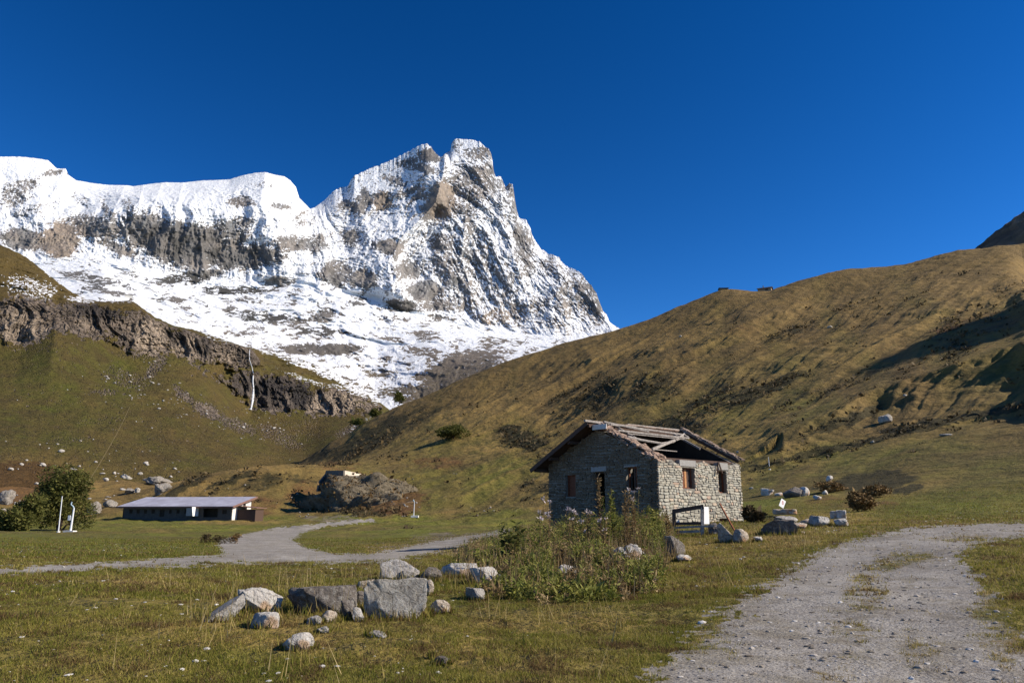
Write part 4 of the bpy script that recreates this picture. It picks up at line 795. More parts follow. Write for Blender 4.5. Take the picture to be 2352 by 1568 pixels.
barn = thing('long_farmhouse', 'long low farmhouse with a grey sheet roof at the far edge of the meadow', 'farmhouse', (ba[0], ba[1], min(ba[2], 0) ), math.atan2(bx[1], bx[0]))
bz = min(ba[2], 0); base_z = ba[2] - bz - .6
hf = (pt(531, 1162, 214)[2] - ba[2]); dep = 9.5; hb_ = hf + 2.15
def BL(a, b, z): return np.array([a, b, z - bz])
zf = ba[2]
q = MB(); wt = .3
def bbox(q, a0, a1, b0, b1, z0, z1, c=None): q.box(((a0 + a1) / 2, (b0 + b1) / 2, (z0 + z1) / 2 - bz), (a1 - a0, b1 - b0, z1 - z0), None, c)
wins = [(.060, .092), (.128, .158), (.198, .226), (.268, .300), (.430, .455), (.500, .528), (.575, .602)]
opens = [(a_, b_, .9, 2.0) for a_, b_ in wins] + [(.345, .390, .1, 2.0), (.745, .875, .0, 2.2), (.915, .955, .8, 1.9)]
opens = sorted([(a_ * bl, b_ * bl, zf + z0, zf + min(z1, hf - .3)) for a_, b_, z0, z1 in opens])
x = 0
for a_, b_, z0, z1 in opens + [(bl, bl, 0, 0)]:
    if a_ > x: bbox(q, x, a_, 0, wt, zf - 1, zf + hf)
    if b_ > a_: bbox(q, a_, b_, 0.002, wt, z1, zf + hf); bbox(q, a_, b_, .002, wt, zf - 1, z0)
    x = b_
q.build('front_wall', M_BARN, barn)
q = MB(); n = 6
gv = []
for dx_ in (0, -.3): gv += [(bl + dx_, .0, zf - 1 - bz), (bl + dx_, dep, zf - 1 - bz), (bl + dx_, dep, zf + hb_ - bz), (bl + dx_, .0, zf + hf - bz)]
q.add(gv, [(0, 1, 2, 3), (7, 6, 5, 4), (0, 3, 7, 4), (1, 5, 6, 2), (3, 2, 6, 7), (0, 4, 5, 1)]); q.build('end_wall', M_BARNL, barn)
q = MB(); q.add([(0 + g[0] - bl + .3, g[1], g[2]) for g in gv], [(0, 1, 2, 3), (7, 6, 5, 4), (0, 3, 7, 4), (1, 5, 6, 2), (3, 2, 6, 7), (0, 4, 5, 1)]); q.build('end_wall', M_BARN, barn)
q = MB(); bbox(q, 0, bl, dep - .3, dep, zf - 1, zf + hb_); q.build('back_wall', M_BARN, barn)
q = MB(); bbox(q, .3, bl - .3, 1.6, 1.7, zf - .5, zf + hf); q.build('room_partition', M_BLACK, barn)
for a_, b_, z0, z1 in opens:
    if b_ - a_ < 2.2:
        big = b_ - a_ > 1.4 and z0 < zf + .3
        q = MB(); bbox(q, a_, b_, .14, .20, z0, z0 + .07); bbox(q, a_, b_, .14, .20, z1 - .07, z1); bbox(q, a_, a_ + .07, .14, .20, z0 + .07, z1 - .07); bbox(q, b_ - .07, b_, .14, .20, z0 + .07, z1 - .07); w_o = q.build('door' if big else 'window', M_DKWOOD, barn)
        q = MB(); bbox(q, a_ + .07, b_ - .07, .16, .18, z0 + .07, z1 - .07); q.build('pane', M_BLACK, w_o)
sl_ = (hb_ - hf) / dep
def rz_(b): return zf + hf + .08 + sl_ * b
q = MB(); t_ = .16; o1, o2 = -1.3, dep + 1.0
q.add([(a_, b_, rz_(b_) + dz - bz) for a_ in (-1.2, bl + 1.0) for b_ in (o1, o2) for dz in (0, t_)], [(0, 2, 3, 1), (4, 5, 7, 6), (0, 1, 5, 4), (2, 6, 7, 3), (0, 4, 6, 2), (1, 3, 7, 5)]); rf_ = q.build('roof', mr_.m, barn)
q = MB(); q.beam(BL(-1.2, o1 - .06, rz_(o1) + .0), BL(bl + 1.06, o1 - .06, rz_(o1)), .10, .42); q.build('fascia', M_EAVE, rf_)
q = MB(); q.beam(BL(bl + 1.06, o1, rz_(o1) + .0), BL(bl + 1.06, o2, rz_(o2)), .10, .5); q.build('fascia', M_EAVE, rf_)
q = MB(); bbox(q, .615 * bl, .70 * bl, -1.25, -.02, zf + .35, zf + hf - .2); an = q.build('porch_screen', simple('grey_screen', (.24, .23, .23), (.34, .33, .33), 2), barn)
q = MB(); q.add([(.70 * bl + .003 + i * .04, b_, z_ - bz) for i in (0, 1) for b_, z_ in ((-2.4, zf + .3), (-.02, zf + .3), (-.02, zf + hf - .2), (-3.0, zf + hf - .2))], [(0, 1, 2, 3), (7, 6, 5, 4), (0, 4, 5, 1), (3, 2, 6, 7), (0, 3, 7, 4), (1, 5, 6, 2)]); q.build('white_panel', simple('white_board', (.78, .78, .78), (.82, .82, .82), 2, .7, 0), barn)
q = MB(); bbox(q, bl + .01, bl + .05, dep - 4.2, dep - 3.0, zf + hf + .1, zf + hf + 1.1); q.build('window', M_BLACK, barn)
q = MB(); bbox(q, bl, bl + 5.2, 2.6, 6.8, zf - 1, zf + 2.0); sh_ = q.build('lean_to', M_DKWOOD, barn)
q = MB(); q.add([(a_, b_, z_ + dz - bz) for a_, z_ in ((bl + .02, zf + 2.75), (bl + 5.8, zf + 2.25)) for b_ in (2.0, 7.4) for dz in (0, .14)], [(0, 2, 3, 1), (4, 5, 7, 6), (0, 1, 5, 4), (2, 6, 7, 3), (0, 4, 6, 2), (1, 3, 7, 5)]); q.build('roof', M_EAVE, sh_)
# ------------------------------------------------------------------ cabins on the skyline and on the snow
def cabin(x0, x1, ytop, ybot, r, label, mw, mrf, chim=False, deep=5., tilt=0):
    a = pt((x0 + x1) / 2, ybot, r); w = (x1 - x0) / F * r; h = pt((x0 + x1) / 2, ytop, r)[2] - a[2]; az_ = math.atan2(a[0], a[1]); rr = np.linspace(470, 560, 181); gg = ground(rr * math.sin(az_), rr * math.cos(az_)); i_ = int(np.argmax((gg - CZ) / rr)); a = np.array([rr[i_] * math.sin(az_), rr[i_] * math.cos(az_), gg[i_] - .2])
    o = thing('mountain_cabin', label, 'cabin', a, -math.atan2(a[0], a[1]) + tilt)
    q = MB(); q.box((0, deep / 2, h * .3 - 2), (w * .86, deep, h * .6 + 4)); q.build('wall', mw, o)
    q = MB(); q.add([(sx * w / 2, b_, z_) for sx in (-1, 1) for b_, z_ in ((-.5, h * .58), (deep / 2, h * .95), (deep + .5, h * .58), (deep + .5, h * .50), (deep / 2, h * .82), (-.5, h * .50))], [(0, 1, 2, 3, 4, 5), (11, 10, 9, 8, 7, 6)] + [(i, i + 6, (i + 1) % 6 + 6, (i + 1) % 6) for i in range(6)]); rr_ = q.build('roof', mrf, o)
    if chim: q = MB(); q.box((-w * .1, deep / 2, h * 1.05), (w * .06, .6, h * .45)); q.build('chimney', mw, rr_)
    q = MB(); q.box((w * .15, -.03, h * .3), (w * .18, .05, h * .25)); q.build('window', M_BLACK, o)
    return o
cabin(1654, 1675, 666, 673.5, 534, 'small dark cabin alone on the grassy knoll of the skyline', simple('dark_stone_wall', (.10, .09, .07), (.16, .14, .11), 1), simple('dark_slate', (.04, .04, .045), (.08, .08, .085), 1), tilt=.25)
cabin(1741, 1773, 671.5, 683, 536, 'cabin with a chimney and dark roof in the dip of the skyline', simple('brown_wall', (.20, .15, .11), (.30, .23, .17), 1), simple('black_slate', (.03, .03, .04), (.06, .06, .07), 1), True, tilt=-.15)
def onC(x, y):
    d = (ixC - x) ** 2 + (iyC - y) ** 2; return PC.reshape(-1, 3)[np.argmin(d)]
def hut_on_snow(x, y, wpx, label, mw):
    c = onC(x, y); r = np.hypot(c[0], c[1]); w = wpx / F * r; o = thing('mountain_hut', label, 'hut', c - np.array([0, 0, w * .1]), -math.atan2(c[0], c[1]))
    q = MB(); q.box((0, 0, w * .22), (w, w * .6, w * .44)); q.build('wall', mw, o)
    q = MB(); q.add([(sx * w * .55, b_, z_) for sx in (-1, 1) for b_, z_ in ((-w * .36, w * .42), (0, w * .60), (w * .36, w * .42))], [(0, 1, 2), (5, 4, 3), (0, 3, 4, 1), (1, 4, 5, 2), (0, 2, 5, 3)]); q.build('roof', M_LINTEL, o)
hut_on_snow(890, 672, 13, 'tiny grey hut on the snow terrace under the pyramid peak', simple('grey_hut_wall', (.16, .16, .16), (.24, .24, .24), .1))
hut_on_snow(296, 684, 14, 'tiny pale hut above the cliffs on the left', simple('pale_hut_wall', (.45, .43, .40), (.55, .53, .50), .1))
# ------------------------------------------------------------------ the concrete wall and earth mound in the middle distance
rb_ = 246.
def P3(x, y, r): return pt(x, y, r)
M_CONC_SHADE = simple('concrete', (.10, .092, .08), (.155, .145, .13), .6, .9, .03)  # concrete darkened in colour to carry the shade of the wall faces
c_ = P3(792, 1098, 249); bk = thing('retaining_wall', 'concrete wing wall with a shaded face standing on the earth mound', 'wall', c_)
def slab(pts, thick, nm, m_, par_, o):
    q = MB(); pts = [np.asarray(p) for p in pts]; n = np.cross(pts[1] - pts[0], pts[2] - pts[0]); n /= np.linalg.norm(n); k = len(pts)
    q.add([p - o for p in pts] + [p - o + n * thick for p in pts], [tuple(range(k)), tuple(range(k, 2 * k))[::-1]] + [(i, i + k, (i + 1) % k + k, (i + 1) % k) for i in range(k)]); return q.build(nm, m_, par_)
slab([P3(735, 1150, 259), P3(792, 1150, 249), P3(792, 1080, 249), P3(752, 1080, 259)], .6, 'main_face', M_CONC_SHADE, bk, c_)
slab([P3(792.3, 1099, 249), P3(802, 1092.5, 251), P3(838, 1091, 258), P3(838, 1089, 258), P3(792.3, 1080, 249)], .6, 'lit_wing', simple('sunlit_concrete', (.50, .43, .35), (.60, .53, .44), .6), bk, c_)  # sunlight on this wing is painted in as paler concrete
slab([P3(792.4, 1150, 249.2), P3(838, 1150, 258.2), P3(838, 1091.3, 258.2), P3(802, 1093, 251.2), P3(792.4, 1099.4, 249.2)], .5, 'lower_wing', M_CONC_SHADE, bk, c_)
slab([P3(726, 1128, 255), P3(746, 1128, 260), P3(751, 1082, 260), P3(731, 1106, 255)], .6, 'side_wing', M_CONC_SHADE, bk, c_)
em = NT('spoil_earth'); p = em.coord('Object'); a = em.noise(p, .8, 6, .7, .4); b = em.noise(p, 3.5, 4, .7)
em.base(em.mix(em.rng(b, .62, .75, 0, .7), em.ramp(a, [(.30, (.075, .06, .038)), (.5, (.155, .128, .088)), (.68, (.22, .185, .135))]), (.30, .28, .25))); em.bump(a, 1.2, 1)
rs = np.random.RandomState(8)
v = ICO[5][0].copy(); v[:, 2] = np.where(v[:, 2] > 0, v[:, 2] ** .8, v[:, 2]); u = v.copy()
v = v * (1 + fbm(u[:, 0] * 2 + 3, u[:, 1] * 2 + u[:, 2] * 2, 4, 201)[:, None] * .5 + ridged(u[:, 0] * 6 + 3, u[:, 1] * 6 + u[:, 2] * 5, 4, 202, .6)[:, None] * .035)
mc = P3(848, 1180, 241); v = v * np.array([16.5, 9, 12.3])
v[:, 0] += np.where(v[:, 2] > 0, v[:, 2] * -.55, 0) + 1
o = mesh_np('earth_mound', v, None, em.m, tris=ICO[5][1]); o.location = mc + np.array([0, 2, -2.0]); tag(o, 'grey brown mound of bare earth below the concrete wall', 'mound')
# ------------------------------------------------------------------ posts, snow lances, pole
M_GALV = simple('galvanised_steel', (.58, .60, .62), (.72, .74, .76), 6, .5, 0, None, .4, .1)
M_PIPEB = simple('blue_grey_steel', (.30, .40, .48), (.40, .50, .56), 6, .5, 0)
M_FOOT = simple('concrete_foot', (.55, .53, .50), (.70, .68, .65), 3)
def pole(x0, y0, x1, y1, r, rad, label, name, cat):
    a = pt(x0, y0, r); b = pt(x1, y1, r); o = thing(name, label, cat, a); q = MB(); q.tube([(0, 0, -.4), b - a], [rad, rad * .7], 8); q.build('shaft', M_GALV, o)
    q = MB(); q.tube([(0, 0, -.3), (0, 0, .14)], rad * 3, 10); q.build('foot', M_FOOT, o); return o, a, b
rp = np.hypot(*hit(133, 1222)[:2])
pole(134, 1222, 143, 1139, rp, .07, 'tall thin bare steel pole beside the bushes on the left', 'steel_pole', 'pole')
o, a, b = pole(161, 1223, 170, 1166, rp, .13, 'thick snow lance with a bent head beside the bushes on the left', 'snow_lance', 'snow lance')
q = MB(); q.tube([b - a, b - a + np.array([-.15, 0, .2]), b - a + np.array([-.42, 0, .42]), b - a + np.array([-.36, 0, .75])], .08, 8); q.build('lance_head', M_PIPEB, o)
q = MB(); q.box((-.05, 0, .12), (1.25, .9, .3), jit=.04); q.build('base_block', M_FOOT, o); q = MB(); q.box(np.array([-.3, 0, 1.8]), (.28, .25, .6)); q.build('valve_box', M_GALV, o)
rp = np.hypot(*hit(951, 1188)[:2])
o, a, b = pole(950, 1187, 952, 1152, rp, .13, 'snow lance standing alone before the brown bushes', 'snow_lance', 'snow lance')
q = MB(); q.tube([b - a, b - a + np.array([-.2, 0, .2]), b - a + np.array([-.35, 0, .55])], .16, 8); q.build('lance_head', M_PIPEB, o); q = MB(); q.box((.3, 0, .15), (1.9, 1, .5), jit=.05); q.build('base_block', M_FOOT, o)
rp = np.hypot(*hit(1768, 1078)[:2])
pole(1768, 1078, 1765, 1049, rp, .06, 'short steel marker post on the slope above the boulders', 'marker_post', 'post')
# cable from the lance up to the slope
a = pt(170, 1160, 150); b = onB(298, 934); o = thing('steel_cable', 'thin taut cable climbing from the left bushes to the slope', 'cable', a)
q = MB(); n_ = 14; q.tube([(b - a) * t + np.array([0, 0, -9 * t * (1 - t)]) for t in np.linspace(0, 1, n_)], [.035 + .075 * t for t in np.linspace(0, 1, n_)], 5); q.build('wire', simple('rusty_cable', (.16, .13, .07), (.22, .17, .09), 1), o)
# ------------------------------------------------------------------ sign with its red mark
g = hit(1799, 1178); rsg = np.hypot(g[0], g[1]) - 2.0; g = pt(1797.5, 1183, rsg); so_ = thing('trail_sign', 'small white diamond sign with a red ring on a thin post', 'sign', g, -.0)
cc = pt(1797, 1155.5, rsg) - g; q = MB(); q.tube([(0, 0, -.6), cc + np.array([0, .03, -.1])], .022, 6); q.build('post', M_DKWOOD, so_)
an = R(-62); e1 = np.array([cos(an), 0, sin(an)]); 
sz = 11.5 / F * rsg
q = MB(); q.box(cc, (sz * 1.5, .02, sz * 1.15), (np.array([.47, .21, .85]), np.array([-.42, .9, 0]), np.array([-.80, -.36, .47]))); q.build('panel', simple('white_paint', (.78, .78, .78), (.84, .84, .84), 2, .6, 0), so_)
q = MB(); N_ = 18
for i in range(N_):
    a0, a1 = 2 * pi * i / N_, 2 * pi * (i + 1) / N_; V = []
    for aa, rr_ in ((a0, 1), (a1, 1), (a1, .55), (a0, .55)): dx_ = sz * .22 * cos(aa) * rr_ * .75 + .22 * sz * .4; V.append(cc + np.array([.9 * dx_ + .42 * .016, .42 * dx_ - .9 * .016, sz * .34 * sin(aa) * rr_ + sz * .12]))
    q.add(V, [(0, 1, 2, 3)])
q.build('red_ring', simple('red_paint', (.45, .04, .04), (.55, .06, .05), 2, .6, 0), so_)
# ------------------------------------------------------------------ wooden trough frame with white panel, rusty bar
rt_ = 29.5
def Pt(x, y, r=rt_): return pt(x, y, r)
o0 = Pt(1590, 1222); tr = thing('wooden_frame', 'dark wooden frame with a white panel standing before the side wall', 'frame', o0)
q = MB(); q.beam(Pt(1548, 1228) - o0, Pt(1548, 1171) - o0, .12, .12, (0, 1, 0)); q.build('post', M_DKWOOD, tr)
q = MB(); q.beam(Pt(1613, 1232) - o0, Pt(1613, 1164) - o0, .11, .11, (0, 1, 0)); q.build('post', M_OLDWOOD, tr)
q = MB(); q.beam(Pt(1545, 1174) - o0, Pt(1616, 1162.5) - o0, .12, .15); q.build('top_rail', M_DKWOOD, tr)
q = MB(); q.beam(Pt(1512, 1213) - o0, Pt(1640, 1207) - o0, .10, .07); q.build('rail', M_OLDWOOD, tr)
q = MB(); q.beam(Pt(1545, 1202) - o0, Pt(1612, 1201) - o0, .08, .10); q.build('rail', M_DKWOOD, tr)
q = MB(); q.beam(Pt(1530, 1222) - o0, Pt(1612, 1219) - o0, .06, .09); q.build('rail', M_OLDWOOD, tr)
cc = Pt(1621, 1183, rt_ + .3) - o0; q = MB(); q.box(cc, (.28, .05, .62), (np.array([.85, .5, 0]), np.array([-.5, .85, 0]), k_)); q.build('white_panel', simple('white_board', (.75, .74, .74), (.82, .81, .81), 3, .7, 0), tr)
q = MB(); a1, a2, a3 = Pt(1560, 1192, rt_ + .2) - o0, Pt(1560.5, 1204, rt_ + .2) - o0, Pt(1549, 1203, rt_ + .2) - o0; nn_ = np.array([0, .03, 0]); q.add([a1, a2, a3, a1 + nn_, a2 + nn_, a3 + nn_], [(0, 1, 2), (5, 4, 3), (0, 3, 4, 1), (1, 4, 5, 2), (2, 5, 3, 0)]); q.build('corner_panel', simple('white_board', (.75, .74, .74), (.82, .81, .81), 3, .7, 0), tr)
a = Pt(1692, 1218, 27.5); b = Pt(1653, 1156, 29.5); o = thing('rusty_bar', 'long rusty iron bar leaning beside the side wall', 'bar', a); q = MB(); q.tube([(0, 0, -.15), b - a], .03, 6); q.build('rod', simple('rust', (.22, .07, .03), (.34, .13, .06), 14, .8, .004), o)
print('things1', round(time.time() - T0, 1))
# ------------------------------------------------------------------ boulders
BG = 'boulders lying in the near grass'
def bl(x0, y0, x1, y1, mat, label, seed, **k):
    k.setdefault('group', BG); k.setdefault('cat', 'boulder' if x1 - x0 > 30 else 'stone'); return rock('boulder' if x1 - x0 > 30 else 'stone', x0, y0, x1, y1, mat, label, seed=seed, **k)
bl(546,1345,643,1408, ST_WHITE, 'white boulder with an orange stain, largest pale one of the near group', 12, cuts=9, depth=.8, sub=5, boxy=.3, rough=.1)
bl(474,1362,556,1426, ST_GREY, 'grey slab sloping down left against the white boulder', 23, cuts=9, depth=.6, flat=[(-.62,-.1,.78,.18)], boxy=.2)
bl(577,1405,638,1444, ST_WHITE, 'rounded light grey stone in front of the white boulder', 31, cuts=3, boxy=.15)
bl(650,1449,718,1495, ST_WHITE, 'white stone with orange corner, nearest of the boulders', 44, cuts=6)
bl(662,1343,816,1410, ST_DARK, 'long dark block with a pale top between white and speckled boulders', 52, cuts=9, depth=.55, boxy=.35, sub=5, flat=[(0,0,1,.7),(-.4,-1,-.45,.5)])
bl(782,1375,816,1424, ST_DARK, 'dark upright stone under the end of the long dark block', 53, cuts=6, boxy=.4)
bl(810,1392,838,1428, ST_WHITE, 'small white squared stone left of the speckled boulder', 61, cuts=4, boxy=.55)
bl(811,1354,840,1396, ST_DARK, 'dark rounded stone behind the small white squared stone', 62, cuts=4)
bl(705,1412,741,1436, ST_GREY, 'small grey stone below the long dark block', 63, cuts=6)
bl(746,1397,782,1431, ST_TAN, 'pinkish white leaning stone before the long dark block', 64, cuts=6, tilt=.4)
bl(728,1436,755,1454, ST_GREY, 'smallest grey stone beside the nearest white stone', 65, cuts=5)
bl(836,1322,977,1420, ST_SPECK, 'big square speckled grey boulder, largest in the near group', 71, cuts=3, boxy=.6, depth=.6, sub=5, flat=[(.05,-1,.12,.62),(0,0,1,.78),(.8,-.1,-.5,1.0),(-.75,0,-.6,.98)], rough=.07)
bl(873,1281,962,1332, ST_GREY, 'grey faceted boulder resting behind the speckled boulder', 72, cuts=8, depth=.7, sub=5, boxy=.3)
bl(914,1305,958,1332, ST_GREY, 'grey stone on the rear edge of the speckled boulder', 73, cuts=7)
bl(822,1326,860,1351, ST_TAN, 'flat buff stone left behind the speckled boulder', 74, cuts=5, boxy=.4)
bl(961,1300,1014,1336, ST_DARK, 'dark rounded stone right behind the speckled boulder', 75, cuts=5)
bl(974,1328,997,1368, ST_TAN, 'tan stone touching the right side of the speckled boulder', 76, cuts=5)
bl(988,1375,1034,1410, ST_TAN, 'orange brown stone in grass right of the speckled boulder', 77, cuts=5)
bl(1010,1291,1096,1325, ST_WHITE, 'long pale slab, left half of the slab pair before the weeds', 81, cuts=6, depth=.6, boxy=.4)
bl(1076,1299,1154,1343, ST_WHITE, 'long pale slab, right half of the slab pair before the weeds', 82, cuts=7, depth=.6, boxy=.3)
bl(1069,1345,1116,1380, ST_GREY, 'grey brown cube stone in grass below the pale slabs', 83, cuts=5, boxy=.5)
bl(842,1444,888,1464, ST_GREY, 'low grey stone almost sunk in grass before the speckled boulder', 84, cuts=8, sink=.4)
bl(997,1505,1033,1529, ST_DARK, 'small dark stone with a white side near the lower edge', 85, cuts=5)
bl(985,1502,998,1513, ST_WHITE, 'white pebble beside the small dark stone', 86, sub=2)
bl(1404,1245,1488,1292, ST_WHITE, 'jagged pale rock heap in the weeds before the hut corner', 91, cuts=14, rough=.14, sub=5)
bl(1279,1294,1327,1322, ST_WHITE, 'broken white stone deep in the weeds', 92, cuts=10, rough=.1)
bl(1525,1226,1574,1278, ST_DARK, 'dark standing stone with a bright edge before the wooden frame', 93, cuts=4, boxy=.3)
bl(1549,1272,1590,1290, ST_WHITE, 'pale stones at the foot of the dark standing stone', 94, cuts=9)
bl(1128,1286,1162,1302, ST_GREY, 'grey stone at the left foot of the weeds', 95)
bl(1650,1198,1688,1246, ST_TAN, 'flat grey pink slab leaning by the rusty bar', 101, cuts=5, depth=.4, flat=[(.5,0,.6,.3)])
bl(1627,1198,1655,1227, ST_DARK, 'near black stone right of the wooden frame', 102, cuts=6)
bl(1683,1212,1719,1247, ST_TAN, 'round tan boulder with a shaded left side right of the rusty bar', 103, cuts=5)
bl(1732,1231,1752,1245, ST_WHITE, 'small pale stone in grass right of the round tan boulder', 104)
RG = 'boulders in the row right of the hut'
bl(1752,1190,1828,1228, ST_DARK, 'big dark block with a light sloping right edge under the sign', 111, group=RG, cuts=4, boxy=.5, depth=.6, sub=5)
bl(1795,1196,1828,1228, ST_GREY, 'light grey wedge at the right end of the big dark block', 112, group=RG, cuts=7)
bl(1778,1178,1829,1189, ST_TAN, 'thin flat pale slab just below the sign', 113, group=RG, cuts=5, boxy=.4, lift=.25)
bl(1780,1183,1830,1203, ST_GREY, 'grey stone carrying the thin flat slab', 114, group=RG, cuts=6)
bl(1814,1199,1853,1214, ST_TAN, 'tan stone in the middle of the row right of the sign', 115, group=RG, cuts=6)
bl(1837,1190,1870,1206, ST_TAN, 'pinkish flat stone behind the tan stone of the row', 116, group=RG, cuts=6)
bl(1860,1182,1903,1208, ST_GREY, 'grey round shouldered boulder left of the white cube stones', 117, group=RG, cuts=6)
bl(1908,1172,1923,1191, ST_WHITE, 'left half of the split white cube stone', 118, group=RG, cuts=2, boxy=.6)
bl(1923,1170,1943,1191, ST_WHITE, 'right half of the split white cube stone', 119, group=RG, cuts=2, boxy=.6)
bl(1918,1189,1948,1209, ST_WHITE, 'white grey stone beneath the split cube stone', 120, group=RG, cuts=8)
bl(1835,1219,1849,1227, ST_TAN, 'small pale stone in grass before the row', 121, group=RG)
UG = 'rocks on the bank above the row'
bl(1749,1121,1778,1137, ST_WHITE, 'pale flat rock at the left end of the upper bank', 131, group=UG, cuts=5, boxy=.4, rmin=40)
bl(1779,1130,1798,1138, ST_WHITE, 'low pale rock second from left on the upper bank', 132, group=UG, rmin=40)
bl(1800,1116,1845,1142, ST_DARK, 'dark rock in the middle of the upper bank', 133, group=UG, rmin=40, cuts=7)
bl(1834,1116,1859,1139, ST_WHITE, 'white tipped rock leaning on the dark bank rock', 134, group=UG, rmin=40, cuts=7)
bl(1868,1136,1886,1148, ST_WHITE, 'white rock at the lower right of the upper bank', 135, group=UG, rmin=40)
bl(1889,1124,1901,1136, ST_WHITE, 'pale rock at the right end of the upper bank', 136, group=UG, rmin=40, sub=3)
bl(1898,1091,1913,1105, ST_WHITE, 'white rock perched above the upper bank', 137, group=UG, rmin=40, sub=3)
bl(2020,951,2048,971, ST_FAR, 'lone pale boulder on the brown hillside right of the hut', 138, group='lone rocks on the hill', rmin=80)
for i, (x0, y0, x1, y1) in enumerate([(1380,1006,1392,1012),(1690,1035,1700,1040),(2160,996,2186,1001),(1900,748,1912,754),(1560,770,1566,774),(2000,1012,2008,1017),(1720,1118,1730,1123),(1258,1040,1266,1046),(1330,1010,1338,1015),(2075,905,2083,910)]):
    bl(x0, y0, x1, y1, ST_FAR, 'small pale rock alone on the brown hillside', 300 + i, group='small rocks on the brown hill', rmin=80, sub=2)
# ---- left slope: single rocks and the many small ones
def hitAB(x, y):
    g = hit(x, y, 60); 
    return g if np.hypot(g[0], g[1]) < 425 else onB(x, y)
ST_FARD = stone_mat('far_dark_stone', (.17, .15, .13), (.30, .27, .24), (.06, .05, .045), .5)
LG = 'rocks scattered on the left slope'
BIGL = [(0,1124,28,1160,'large pinkish rock at the left edge of the slope'),(165,1040,186,1054,'pale rock above the left bushes'),(191,1042,212,1053,'pale rock right of the one above the left bushes'),(155,1056,178,1079,'long rock tipped down right above the left bushes'),
 (277,1083,302,1098,'white rock above the left end of the farmhouse roof'),(256,1071,277,1086,'pale rock up left of the white rock over the farmhouse'),(220,1073,237,1082,'low white rock between bushes and farmhouse'),(381,1064,404,1080,'dark and white rock near the valley bottom'),(416,1070,428,1079,'small white rock right of the dark and white rock'),
 (331,1093,391,1114,'broad grey outcrop behind the farmhouse'),(356,1109,391,1134,'round grey boulder behind the farmhouse below the outcrop'),(288,1120,310,1134,'low grey rock by the small track'),(310,1119,321,1131,'white rock next to the low grey rock by the track'),(239,1146,267,1165,'mossy grey rock left of the farmhouse'),(200,1150,229,1182,'grey ledge right of the left bushes')]
for i, (x0, y0, x1, y1, lb) in enumerate(BIGL):
    g = hitAB((x0 + x1) / 2, y1); rock('boulder', x0, y0, x1, y1, (ST_FARD if i in (0, 9, 10, 11, 13, 14) else ST_FAR), lb, 'boulder', LG, 400 + i, base=g, sub=4, cuts=12, rough=.16)
protos = [rock_co(500 + i, (1, .9, .7), 2, 7) for i in range(8)]
pm = [mesh_np('boulder', v, None, ST_FAR, tris=ICO[2][1]) for v in protos]
rs = np.random.RandomState(3); cnt = 0
def scatter(n, boxes, smin, smax, label, group, first=[True]):
    global cnt
    for i in range(n):
        bx_ = boxes[rs.randint(len(boxes))]; x = rs.uniform(bx_[0], bx_[2]); y = rs.uniform(bx_[1], bx_[3]); g = hitAB(x, y); r = np.hypot(g[0], g[1]); w = smin * (smax / smin) ** (rs.rand() ** 1.6) / F * r
        src = pm[rs.randint(8)]; o = src.copy(); COL.objects.link(o); o.scale = (w, w * rs.uniform(.7, 1.1), w * rs.uniform(.5, 1.)); o.location = (g[0], g[1], g[2] - w * .08); o.rotation_euler = (rs.uniform(-.3, .3), rs.uniform(-.3, .3), rs.uniform(0, 6.28)); tag(o, label, 'boulder', group)
scatter(75, [(0,1010,190,1080),(180,1030,340,1110),(0,1050,100,1200),(250,1060,440,1110),(190,1110,290,1180),(0,1130,60,1210)], 3.5, 13, 'small pale boulder among many on the grass left of the farmhouse', 'small boulders on the left meadow slope')
scatter(130, [(400,900,480,960),(300,880,420,930),(480,930,620,990),(420,940,560,1000),(230,840,300,880),(560,960,660,1010),(330,830,370,880),(200,860,420,940),(500,960,700,1030)], 2.2, 7.5, 'pale rock in the boulder field below the cliffs', 'rocks of the boulder field below the cliffs')
scatter(45, [(700,1130,860,1195),(730,1120,800,1190),(880,1150,980,1188),(660,1150,740,1195),(1060,1160,1180,1190)], 3, 7, 'small light stone around the earth mound', 'stones around the earth mound')
scatter(20, [(450,1110,700,1190),(900,1080,1060,1150)], 2.5, 6, 'small light stone on the brown knoll', 'stones on the brown knoll')
for o in pm: bpy.data.objects.remove(o)
# ------------------------------------------------------------------ foliage
def leaf_mat(name, c0, c1, c2, tr=.25):
    m = NT(name); t = m.attr('tone'); p = m.coord('Object'); n = m.noise(p, 3, 3, .6)
    m.base(m.mix(m.rng(n, .3, .7, 0, .35), m.ramp(t, [(0, c0), (.5, c1), (1, c2)]), (.10, .07, .03))); m.b.inputs['Roughness'].default_value = .7
    td = m.n.new('ShaderNodeBsdfTranslucent'); m.put(td.inputs[0], m.ramp(t, [(0, c0), (.5, c1), (1, c2)])); mx = m.n.new('ShaderNodeMixShader'); mx.inputs[0].default_value = tr
    m.l.new(m.b.outputs[0], mx.inputs[1]); m.l.new(td.outputs[0], mx.inputs[2]); m.l.new(mx.outputs[0], m.out.inputs[0]); return m.m
L_TREE = leaf_mat('tree_leaves', (.045, .055, .015), (.09, .10, .022), (.19, .18, .045))
L_WEED = leaf_mat('weed_leaves', (.06, .075, .014), (.155, .17, .030), (.30, .28, .07))
L_DRYW = leaf_mat('dry_weed', (.11, .075, .035), (.21, .14, .065), (.38, .28, .15))
L_HEATH = leaf_mat('heath_leaves', (.030, .022, .012), (.062, .045, .022), (.12, .085, .04), .1)
L_RED = leaf_mat('russet_leaves', (.07, .035, .014), (.15, .085, .03), (.26, .17, .07), .1)
L_DRYR = leaf_mat('russet_stems', (.09, .05, .02), (.17, .105, .04), (.28, .19, .08), .1)
L_FLOW = leaf_mat('thistle_flowers', (.36, .29, .32), (.50, .43, .45), (.62, .57, .57), .2)
